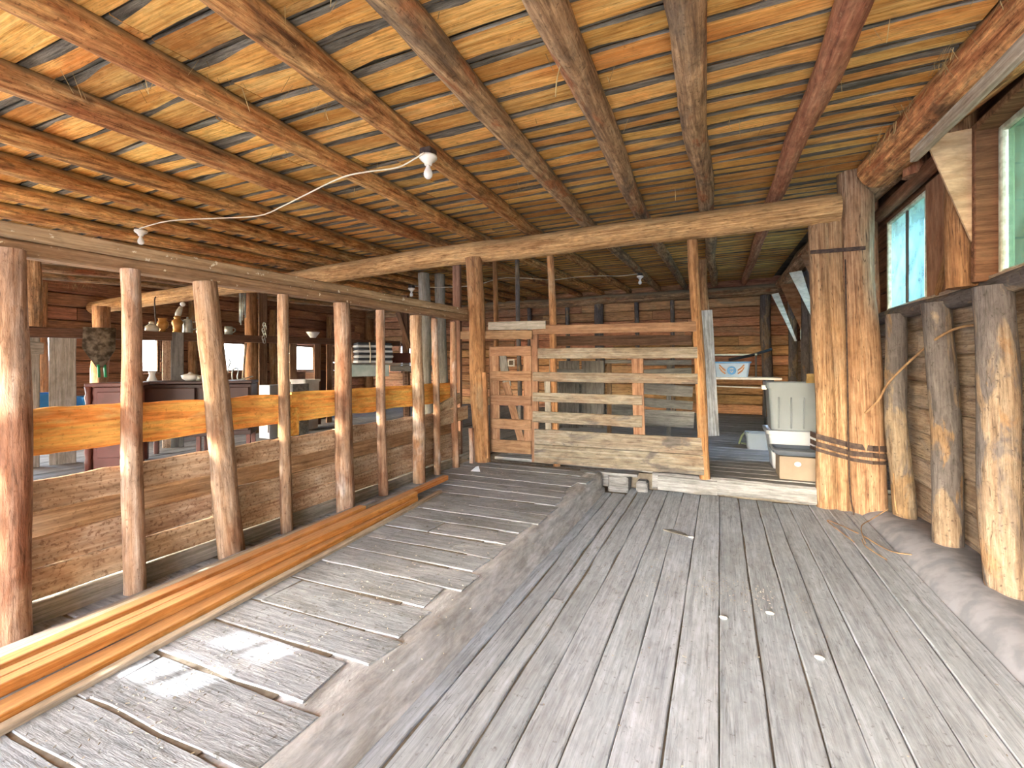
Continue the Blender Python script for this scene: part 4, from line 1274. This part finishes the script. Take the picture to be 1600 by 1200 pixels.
M_BRASS = plain('old_brass', '#b98a4c', 0.45, metal=0.5, mott='#9a6c34', scale=12)
M_GLASSY = plain('frosted_glass_ware', '#c6c2b4', 0.25, mott='#aaa694', scale=14)
M_ALU = plain('dull_aluminium', '#b6bab2', 0.4, metal=0.5, mott='#949a90', scale=10)
q = on_shelf(237)
o = empty('glass_oil_lamp', q)
tag(o, 'squat clear glass oil lamp base on the shelf, left of the brass pot', 'lamp base')
lathe('glass_body', [(0.075, 0), (0.08, 0.015), (0.078, 0.06), (0.05, 0.085), (0.03, 0.1)], M_GLASSY, q, o)
lathe('cap', [(0.03, 0.1), (0.032, 0.125), (0.02, 0.135)], M_GLASSY, q, o)
q = on_shelf(254)
o = empty('brass_pot', q)
tag(o, 'round brass pot with an upright spoon standing on the shelf', 'pot')
lathe('pot_body', [(0.04, 0), (0.042, 0.02), (0.03, 0.03), (0.06, 0.055), (0.072, 0.095), (0.066, 0.135), (0.045, 0.16), (0.055, 0.185), (0.05, 0.187), (0.04, 0.165)], M_BRASS, q, o)
tube('spoon', [q + V(-0.02, -0.06, 0.05), q + V(-0.03, -0.075, 0.2), q + V(-0.03, -0.085, 0.42), q + V(-0.03, -0.07, 0.48)], 0.008, M_IRON, o)
q = on_shelf(277)
o = empty('brass_lamp', q)
tag(o, 'tall brass oil lamp with tilted glass chimney above the grey plank', 'lamp')
lathe('lamp_base', [(0.055, 0), (0.058, 0.012), (0.05, 0.02), (0.055, 0.09), (0.07, 0.125), (0.064, 0.165), (0.04, 0.185), (0.035, 0.195), (0.045, 0.205), (0.043, 0.22), (0.03, 0.235)], M_BRASS, q, o)
tl = Matrix.Rotation(-0.35, 4, 'X')
lathe('chimney', [(0.03, 0.0), (0.04, 0.04), (0.036, 0.09), (0.026, 0.14), (0.022, 0.15)], M_GLASSY, q + V(0, 0.0, 0.23), o, tilt=tl)
lathe('white_globe', [(0.005, -0.035), (0.024, -0.025), (0.035, 0), (0.024, 0.025), (0.005, 0.035)], M_WHITE, q + V(0, 0.075, 0.41), o)
q = on_shelf(293)
o = empty('coffee_pot', q)
tag(o, 'dented aluminium coffee pot with side handle on the shelf', 'pot')
lathe('pot_body', [(0.062, 0), (0.064, 0.01), (0.055, 0.17), (0.05, 0.185), (0.03, 0.2), (0.012, 0.205), (0.014, 0.225), (0.006, 0.23)], M_ALU, q, o)
tube('handle', [q + V(0.03, 0.06, 0.16), q + V(0.06, 0.13, 0.165), q + V(0.05, 0.115, 0.08), q + V(0.03, 0.065, 0.05)], 0.010, M_ALU, o)
prism('spout', [q + V(0, -0.05, 0.12), q + V(0, -0.10, 0.185), q + V(0, -0.05, 0.175)], 0.02, (1, 0, 0), M_ALU, o)
q = on_shelf(357)
o = empty('metal_mug', q)
tag(o, 'grey metal mug with loop handle on the shelf, left of the wind chimes', 'mug')
lathe('mug_body', [(0.055, 0), (0.055, 0.125), (0.05, 0.125), (0.05, 0.02)], M_ALU, q, o)
tube('mug_handle', [q + V(0, 0.055, 0.105), q + V(0, 0.105, 0.10), q + V(0, 0.11, 0.06), q + V(0, 0.055, 0.025)], 0.009, M_ALU, o)
q = on_shelf(489)
o = lathe('white_bowl', [(0.05, 0), (0.055, 0.012), (0.10, 0.07), (0.125, 0.11), (0.118, 0.11), (0.09, 0.06), (0.04, 0.02)], M_WHITE, q, None, 24, sx=1)
tag(o, 'white enamel bowl on the shelf near the bright rear window', 'bowl')
q = on_shelf(310)
o = empty('brass_cup', q)
tag(o, 'tiny pale cup on the shelf peeking from behind the leaning fence post', 'cup')
lathe('cup_body', [(0.03, 0), (0.035, 0.04), (0.03, 0.04)], M_GLASSY, q, o)
# camouflage bag with green handles
q = onx(156, 512, SHX + 0.22)
M_CAMO = plain('camouflage_cloth', '#7c7262', 0.9, mott='#403628', scale=16)
o = empty('camouflage_bag', q)
tag(o, 'mottled camouflage bag with green handles hanging from the shelf beam', 'bag')
w_ = 0.15
outl = [(-w_, 0.0), (w_, 0.0), (w_ * 0.95, -0.27), (0.03, -0.48), (-0.03, -0.48), (-w_ * 1.05, -0.25)]
bv, bf_ = [], []
for side in (-1, 1):
    for (y_, z_) in outl:
        bv.append((side * 0.035, y_, z_))
    bv.append((side * 0.085, 0.0, -0.2))
n = len(outl)
for i in range(n):
    j = (i + 1) % n
    bf_.append((i, j, n))
    bf_.append((n + 1 + j, n + 1 + i, 2 * n + 1))
    bf_.append((j, i, n + 1 + i, n + 1 + j))
me = mesh('bag_body', bv, bf_, True)
link('bag_body', me, M_CAMO, Matrix.Translation(q) @ Matrix.Rotation(-0.5, 4, 'Z'), o)
for dy in (-0.03, 0.035):
    tube('green_handle', [q + V(0.03, dy, -0.45), q + V(0.05, dy, -0.60)], 0.014, plain('green_rubber', '#2f9c62', 0.5) if dy < 0 else bpy.data.materials['green_rubber'], o)
# wind chimes, chain, leaning pole
q = onx(379, 456, -6.8)
o = empty('wind_chime', q)
tag(o, 'wind chime of thin metal tubes hanging left of the round orange shelf post', 'wind chime')
lathe('top_disc', [(0.05, 0), (0.05, 0.012)], M_SHELF, q, o)
tube('hanger', [q, V(q.x, q.y, zc(q.y, q.x) + 0.03)], 0.004, M_CABLE, o)
for k in range(5):
    aa = k * 1.256
    dx, dy = 0.04 * math.cos(aa), 0.04 * math.sin(aa)
    tube('chime_tube', [q + V(dx, dy, -0.02), q + V(dx, dy, -0.36 - 0.04 * k)], 0.009, M_ALU, o)
q = onx(413, 508, SHX + 0.12)
o = empty('hanging_chain', q)
tag(o, 'bunched steel chain hanging on the dark post beside the orange shelf post', 'chain')
for k in range(7):
    c = q + V(0.0, 0.02 * math.sin(k * 2.1), -0.045 * k)
    tube('chain_link', [c + V(0, 0.02, 0.03), c + V(0.008, 0, 0.045), c + V(0, -0.02, 0.03), c + V(0, -0.02, -0.02), c + V(0.008, 0, -0.035), c + V(0, 0.02, -0.02), c + V(0, 0.02, 0.03)], 0.006, M_ALU, o, 5)
o = tube('leaning_pole', [onx(379, 598, SHX + 0.3), onx(384, 537, SHX + 0.1)], 0.018, M_STRIPP)
tag(o, 'pale wooden handle leaning on the round orange shelf post', 'handle')
# small tools on the dark dresser, furniture
cab = empty('red_cabinet', at(170, 740, 5.0))
tag(cab, 'red brown varnished cabinet with turned corner post, behind the nearest fence boards', 'cabinet')
cx0, cy0 = at(139, 640, 5.15), at(192, 640, 5.2)
dirn = (cy0 - cx0)
dirn.z = 0
wid = dirn.length
dirn.normalize()
ang = math.atan2(dirn.y, dirn.x)
nrm = Vector((-dirn.y, dirn.x, 0))
cc = (cx0 + cy0) / 2 + nrm * 0.20
RZ = Matrix.Rotation(ang, 4, 'Z')
box('body', (cc.x, cc.y, 0.66), (wid * 1.05, 0.36, 0.90), M_RED, cab, RZ)
box('cabinet_top', (cc.x, cc.y, 1.135), (wid * 1.22, 0.44, 0.04), M_RED, cab, RZ)
fc = (cx0 + cy0) / 2
box('side_panel', (fc.x + 0.05 * dirn.x, fc.y + 0.05 * dirn.y, 0.70), (wid * 0.8, 0.03, 0.72), M_RED, cab, RZ)
for sgn in (-1, 1):
    pp = fc + dirn * (sgn * wid * 0.52)
    lathe('corner_post', [(0.03, 0.2), (0.034, 0.3), (0.026, 0.34), (0.034, 0.4), (0.03, 0.9), (0.024, 0.94), (0.036, 1.0), (0.024, 1.04), (0.034, 1.115)], M_RED, (pp.x, pp.y, 0.0), cab, 12)
dd = empty('dark_dresser', at(300, 700, 5.9))
tag(dd, 'long dark brown dresser with panelled back, right of the red brown cabinet', 'dresser')
a1, b1 = at(219, 640, 5.75), at(392, 640, 6.15)
d2 = (b1 - a1)
d2.z = 0
L2 = d2.length
d2.normalize()
R2 = Matrix.Rotation(math.atan2(d2.y, d2.x), 4, 'Z')
n2 = Vector((-d2.y, d2.x, 0))
mid = (a1 + b1) / 2 + n2 * 0.25
box('body', (mid.x, mid.y, 0.78), (L2, 0.44, 0.66), M_DBROWN, dd, R2)
box('top', (mid.x, mid.y, 1.135), (L2 * 1.02, 0.5, 0.035), M_DBROWN, dd, R2)
fm = (a1 + b1) / 2
for k in (-0.25, 0.25):
    pp = fm + d2 * (k * L2)
    box('back_panel', (pp.x, pp.y, 0.79), (L2 * 0.46, 0.04, 0.56), M_DBROWN, dd, R2)
for k in (-0.47, 0.0, 0.47):
    for nn in (0.06, 0.42):
        pp = fm + d2 * (k * L2) + n2 * nn
        box('leg', (pp.x, pp.y, 0.33), (0.05, 0.05, 0.26), M_RED, dd, R2)
TOPZ = 1.155


def on_dresser(u, back=0.12):
    a_ = (u - 219) / (392 - 219)
    pp = a1 + (b1 - a1) * a_ + n2 * back
    pp.z = TOPZ
    return pp


q = on_dresser(231)
o = lathe('white_lamp_chimney', [(0.055, 0.0), (0.05, 0.02), (0.034, 0.06), (0.03, 0.085), (0.042, 0.12), (0.038, 0.12), (0.026, 0.085), (0.03, 0.06)], M_WHITE, q, None, 20)  # white glass chimney from an oil lamp
tag(o, 'small white glass lamp chimney standing on the dark dresser', 'shade')
q = on_dresser(290)
o = lathe('white_basin', [(0.05, 0), (0.09, 0.03), (0.10, 0.07), (0.085, 0.075), (0.03, 0.09), (0.012, 0.11)], M_WHITE, q, None, 20)
tag(o, 'white lidded dish on the dark dresser behind the leaning fence post', 'dish')
q = on_dresser(304)
o = lathe('tin_cup', [(0.035, 0), (0.04, 0.07), (0.034, 0.07), (0.03, 0.01)], M_ALU, q, None, 16)
tag(o, 'small tin cup beside the white lidded dish on the dark dresser', 'cup')
q = on_dresser(358)
o = tube('bent_rod', [q + V(0, 0, 0.012), q + V(0.0, 0.0, 0.12), q + V(0.02, 0.04, 0.16), q + V(0.02, 0.07, 0.12), q + V(0.03, 0.06, 0.012), q + V(0.1, 0.22, 0.05)], 0.009, M_ALU)
tag(o, 'bent metal rod tool lying on the right end of the dark dresser', 'tool')
q = on_dresser(348)
o = tube('hooked_rod', [q + V(0, 0, 0.01), q + V(0, 0.03, 0.16), q + V(0, 0.06, 0.25), q + V(0, 0.03, 0.27)], 0.009, M_ALU)
tag(o, 'thin hooked rod standing at the edge of the leaning fence post', 'tool')
# blue totes and pale things at far left
p = at(73, 634, 6.6)
o = bin_mesh('blue_tote', p.x - 0.1, p.y, 0.2, 0.96, 0.5, 0.45, 0.1, M_BLUE, None, 0.03)
tag(o, 'bright blue plastic tote seen between the two wide grey boards', 'tote')
p = at(132, 632, 6.9)
o = bin_mesh('blue_tote', p.x, p.y + 0.1, 0.2, 0.90, 0.42, 0.4, 0.1, M_BLUE, None, 0.03)
tag(o, 'bright blue plastic tote next to the red brown cabinet', 'tote')
p = at(85, 700, 6.0)
o = empty('floor_timber', p)
tag(o, 'low weathered timbers lying on the floor of the left room', 'timber')
a2, b2 = at(35, 716, 6.2), at(150, 702, 7.0)
for k in range(2):
    board('timber', (a2.x, a2.y + 0.25 * k, 0.26 + 0.13 * k), (b2.x, b2.y + 0.25 * k, 0.26 + 0.13 * k), 0.12, 0.16, (0, 0, 1), M_GREYB, o, 6, 0.006)

# pale steel table with a striped bundle on it
stt = empty('steel_table', at(600, 640, 8.2))
tag(stt, 'long workbench with pale steel apron behind the middle fence posts', 'table')
a3, b3 = at(542, 578, 8.0), at(655, 574, 8.6)
d3 = (b3 - a3)
d3.z = 0
L3 = d3.length
d3.normalize()
n3 = Vector((-d3.y, d3.x, 0))
R3 = Matrix.Rotation(math.atan2(d3.y, d3.x), 4, 'Z')
m3 = (a3 + b3) / 2
zt3 = 1.36
f3 = a3 + d3 * 0.35
box('apron', (f3.x, f3.y, zt3 - 0.10), (0.72, 0.03, 0.20), M_STEEL, stt, R3)
f4 = a3 + d3 * 1.25
box('apron', (f4.x, f4.y, zt3 - 0.06), (1.05, 0.03, 0.11), M_GREYD, stt, R3)
mm3 = m3 + n3 * 0.4
box('bench_top', (mm3.x, mm3.y, zt3 + 0.015), (L3, 0.8, 0.03), M_GREYD, stt, R3)
for k in (0.03, 0.97):
    for nn in (0.05, 0.75):
        pp = a3 + d3 * (k * L3) + n3 * nn
        box('leg', (pp.x, pp.y, 0.2 + (zt3 - 0.2) / 2), (0.06, 0.06, zt3 - 0.2), M_SHELF, stt, R3)
box('lower_shelf', (mm3.x, mm3.y, 0.62), (L3 * 0.96, 0.7, 0.03), M_DBROWN, stt, R3)
M_STRW = plain('grey_striped_canvas', '#b9bcc0', 0.8)
M_STRB = plain('black_striped_canvas', '#33373e', 0.8)
cs0 = at(583, 552, 8.3)
csd = d3
for k in range(4):
    o = empty('striped_cushion', (cs0.x, cs0.y, zt3 + 0.03 + 0.088 * k))
    pos = ('lowest', 'second lowest', 'second from the top', 'topmost')[k]
    tag(o, 'black and grey striped folded cushion, %s of the stack on the workbench' % pos, 'cushion', 'tied striped cushions')
    cz = zt3 + 0.033 + 0.088 * k
    jx = rnd(-0.02, 0.02)
    box('grey_side', (cs0.x + jx, cs0.y, cz + 0.022), (0.60, 0.42, 0.043), M_STRW, o, R3, bev=0.02)
    box('black_side', (cs0.x + jx, cs0.y, cz + 0.064), (0.58, 0.41, 0.042), M_STRB, o, R3, bev=0.02)
for k, s in enumerate((-0.1, 0.08)):
    pp = cs0 + d3 * s - n3 * 0.225
    o = tube('tie_cord', [(pp.x, pp.y, zt3 + 0.035), (pp.x + 0.01, pp.y, zt3 + 0.2), (pp.x - 0.01, pp.y, zt3 + 0.385)], 0.010, M_CABLE)
    tag(o, ('pale cord tied down the front of the striped cushions, left one', 'pale cord tied down the front of the striped cushions, right one')[k], 'cord')
# brown chair-like crate & grey lumber on the bench
p = at(640, 553, 8.9)
o = empty('wooden_crate', (p.x, p.y, zt3 + 0.03))
tag(o, 'low reddish brown wooden crate on the workbench right of the striped cushions', 'crate')
box('crate_side', (p.x, p.y - 0.14, zt3 + 0.13), (0.62, 0.02, 0.18), M_RED, o, R3)
box('crate_side', (p.x + n3.x * 0.3, p.y + n3.y * 0.3, zt3 + 0.13), (0.62, 0.02, 0.18), M_RED, o, R3)
box('crate_bottom', (p.x, p.y, zt3 + 0.045), (0.62, 0.3, 0.02), M_RED, o, R3)
# brace post by the yellow rear boards
o = empty('knee_brace', at(637, 520, 9.5))
tag(o, 'dark slanting knee brace with its post behind the workbench', 'brace')
board('brace_board', at(622, 488, 9.4), at(640, 545, 9.4), 0.09, 0.06, (1, 0.3, 0), M_SHELF, o, 3)
q = at(636, 560, 9.5)
board('post_board', (q.x, q.y, 0.2), (q.x - 0.05, q.y, 2.75), 0.12, 0.1, (1, 0.3, 0), M_SHELF, o, 5)
for (u, r, t, lab) in ((668, 0.105, 8.25, 'thick grey log post behind the fence, nearest to the workbench end'), (693, 0.095, 8.4, 'grey log post seen between the two thin posts at the far end of the fence')):
    q = at(u, 600, t)
    o = log('inner_post', [(q.x, q.y, 0.2), (q.x - 0.08, q.y, zc(q.y, q.x) + 0.02)], r, r * 0.95, M_GREYB, None, 12, 0.05, 0.2)
    tag(o, lab, 'post')
# white bucket-like things in front of the bright rear window
p = at(477, 596, 8.6)
o = bin_mesh('white_bin', p.x, p.y, 0.2, 1.1, 0.36, 0.36, 0.1, M_WHITE, None, 0.03)
tag(o, 'tall white bin standing in front of the bright rear window', 'bin')
p = at(497, 575, 10.3)
o = empty('small_cupboard', (p.x, p.y, 0.2))
tag(o, 'small dark cupboard beside the tall white bin by the rear window', 'cupboard')
box('body', (p.x, p.y, 0.72), (0.3, 0.4, 1.04), M_DBROWN, o)
box('door', (p.x - 0.01, p.y - 0.21, 0.75), (0.26, 0.02, 0.9), M_SHELF, o)
p = at(428, 600, 7.6)
o = empty('white_stove', (p.x, p.y, 0.2))
tag(o, 'small pale box-shaped appliance right of the squared dark post', 'appliance')
box('body', (p.x, p.y, 0.62), (0.24, 0.35, 0.84), M_TWHITE, o)
box('door', (p.x, p.y - 0.18, 0.55), (0.2, 0.02, 0.5), M_WHITE, o)
p = at(437, 600, 7.5)
o = empty('dark_crate', (p.x + 0.12, p.y, 0.2))
tag(o, 'dark wooden crate in front of the small pale appliance', 'crate')
box('front_board', (p.x + 0.14, p.y, 0.63), (0.32, 0.03, 0.86), M_GREYD, o)
box('side_board', (p.x + 0.28, p.y + 0.16, 0.63), (0.03, 0.3, 0.86), M_GREYD, o)

# ------------------------------------------------------------------ litter, straw, vine, twigs
def blades(name, spots, n, mat, lab, lrange, flatz=True, hang=False):
    vs, fs = [], []
    for (cx, cy, z, sx, sy, m) in spots:
        for _ in range(m):
            px, py = cx + random.gauss(0, sx), cy + random.gauss(0, sy)
            L = rnd(*lrange)
            a = rnd(0, 2 * PI)
            if hang:
                d = Vector((0.5 * math.cos(a), 0.5 * math.sin(a), -1)).normalized() * L
            else:
                d = Vector((math.cos(a), math.sin(a), rnd(-0.05, 0.25))) * L
            w = Vector((-math.sin(a), math.cos(a), 0)) * rnd(0.001, 0.0022)
            h = Vector((0, 0, 0.002)) if not hang else Vector((math.cos(a), math.sin(a), 0)) * 0.0015
            zz = z(px, py) if callable(z) else z
            p = Vector((px, py, zz))
            i = len(vs)
            vs += [p - w, p + w, p + h, p + d - w, p + d + w, p + d + h]
            fs += [(i, i + 1, i + 4, i + 3), (i + 1, i + 2, i + 5, i + 4), (i + 2, i, i + 3, i + 5)]
    o = link(name, mesh(name, vs, fs), mat)
    tag(o, lab, 'straw', kind='stuff')
    return o


blades('floor_chaff', [(-1.6, 1.7, PLAT_Z + 0.008, 0.28, 0.4, 260), (-1.5, 3.0, PLAT_Z + 0.008, 0.3, 0.7, 200), (-1.75, 1.05, PLAT_Z + 0.008, 0.12, 0.25, 160), (0.05, 3.1, 0.010, 0.2, 0.1, 160), (-0.6, 3.6, 0.010, 0.25, 0.6, 180), (0.3, 3.0, 0.010, 0.6, 1.0, 140), (-2.2, 4.6, PLAT_Z + 0.008, 0.25, 0.15, 120)], 0, plain('pale_chaff', '#9c9484', 0.9, mott='#857a68'), 'fine chaff and straw scattered over platform and floor', (0.003, 0.011))
vs_, fs_ = [], []
hang_spots = []
for k in range(70):
    y = rnd(1.2, 5.0)
    x = rnd(-3.5, 0.9)
    hang_spots.append((x, y, zc(y, x) + PT - 0.01, 0.05, 0.03, random.choice((1, 2, 4))))
for k in range(12):
    y = rnd(2.6, 4.9)
    hang_spots.append((1.08, y, zc(y) + PT - 0.02, 0.03, 0.06, 9))
for u, v in ((90, 480), (130, 482), (75, 478), (115, 478)):
    p = at(u, v, 8.4)
    hang_spots.append((p.x, p.y, zc(p.y, p.x) + 0.05, 0.12, 0.2, 30))
blades('hanging_straw', hang_spots, 0, M_STRAW, 'wisps of straw hanging from the cracks between ceiling boards', (0.03, 0.13), hang=True)
p = at(868, 80, 2.15)
o = tube('straw_wisp', [at(880, 72, 2.2), at(876, 100, 2.2), at(870, 125, 2.2), at(868, 152, 2.2)], 0.003, M_STRAW)
tag(o, 'long straw wisp dangling from the third ceiling pole from the right', 'straw')
M_VINE = plain('dry_vine', '#a08260', 0.9, mott='#7c6248')
o = tube('dry_vine', [(1.18, 5.08, 0.93), (1.24, 4.95, 1.05), (1.28, 4.80, 1.22), (1.34, 4.35, 1.45), (1.38, 4.12, 1.55), (1.44, 3.98, 1.60), (1.5, 3.7, 1.60)], 0.009, M_VINE)
tag(o, 'thin dry vine stem arching between the first two bark posts on the right', 'vine')
o = tube('dry_vine', [(1.36, 5.12, 0.62), (1.37, 5.06, 0.48), (1.34, 4.92, 0.38), (1.33, 4.86, 0.24), (1.33, 4.8, 0.14)], 0.006, M_VINE)
tag(o, 'thin pale stem hanging from the rusty band down to the dirt ledge', 'vine')
o = empty('dry_twig', (1.0, 4.55, 0.02))
tag(o, 'tangled dry twig lying on planks beside the dirt ledge', 'twig')
for pts in ([(1.30, 4.9, 0.15), (1.15, 4.75, 0.09), (1.03, 4.55, 0.07), (1.0, 4.3, 0.02)], [(1.0, 4.5, 0.03), (0.9, 4.75, 0.02), (0.85, 4.8, 0.015), (0.93, 4.3, 0.02)], [(1.02, 4.45, 0.03), (1.12, 4.2, 0.02), (1.2, 4.05, 0.06)], [(1.0, 4.4, 0.02), (0.98, 4.2, 0.03), (1.05, 4.0, 0.02)]):
    tube('stem', pts, 0.004, M_VINE, o, 5)
q = at(742, 737, 5.05)
o = prism('paper_scrap', [(q.x - 0.05, q.y, PLAT_Z + 0.008), (q.x + 0.06, q.y + 0.01, PLAT_Z + 0.01), (q.x + 0.02, q.y + 0.05, PLAT_Z + 0.06), (q.x - 0.01, q.y + 0.04, PLAT_Z + 0.05)], 0.003, (0, -1, 0.5), M_TWHITE)
tag(o, 'small crumpled white paper scrap on the platform near the far fence end', 'scrap')
o = prism('slate_piece', [(-0.42, 4.02, 0.008), (-0.30, 3.96, 0.008), (-0.22, 3.93, 0.008), (-0.25, 4.0, 0.008), (-0.36, 4.05, 0.008)], 0.01, (0, 0, 1), M_GREYD)
tag(o, 'dark flat chip of wood lying on the floor planks', 'chip')
for k, (x, y, lab) in enumerate(((-0.2, 3.93, 'white crumb beside the dark flat wood chip'), (0.42, 2.55, 'white pebble on the right floor planks'), (0.02, 2.75, 'white pebble on the middle floor planks'), (0.25, 2.9, 'white pebble farther up the middle floor planks'))):
    o = lathe('pebble', [(0.004, 0), (0.014, 0.004), (0.016, 0.010), (0.008, 0.016)], M_WHITE, (x, y, 0.006), None, 8, sx=1.4)
    tag(o, lab, 'pebble')

# ------------------------------------------------------------------ trees outside the right-hand windows
def tree(x, y, h, w, n, lab):
    o = empty('leafy_shrub', (x, y, -0.2))
    tag(o, lab, 'shrub')
    log('trunk', [(x, y, -0.2), (x + 0.1, y, h * 0.7)], 0.07, 0.03, M_TRUNK, o, 8, 0.1, 0.4)
    vs, fs = [], []
    for k in range(n):
        a, b = rnd(0, 2 * PI), math.acos(rnd(-1, 1))
        r = rnd(0.4, 1.0)
        c = Vector((w * r * math.sin(b) * math.cos(a), w * r * math.sin(b) * math.sin(a), h * 0.55 + h * 0.5 * r * math.cos(b)))
        d = Vector((rnd(-1, 1), rnd(-1, 1), rnd(-1, 1))).normalized() * rnd(0.05, 0.10)
        e = d.cross(Vector((rnd(-1, 1), rnd(-1, 1), rnd(-1, 1)))).normalized() * 0.04
        i = len(vs)
        vs += [c - d, c + e, c + d, c - e]
        fs.append((i, i + 1, i + 2, i + 3))
    f = link('foliage', mesh('foliage', vs, fs), M_TREE, Matrix.Translation((x, y, -0.2)), o)
    f['kind'] = 'stuff'


tree(3.6, 6.6, 3.6, 1.0, 2200, 'leafy green shrub outside the window with a dark muntin')
tree(3.1, 4.4, 4.2, 0.9, 2600, 'leafy green shrub outside the nearest right-hand window')
tree(4.6, 9.5, 4.0, 1.3, 2200, 'leafy green shrub outside the rear windows')
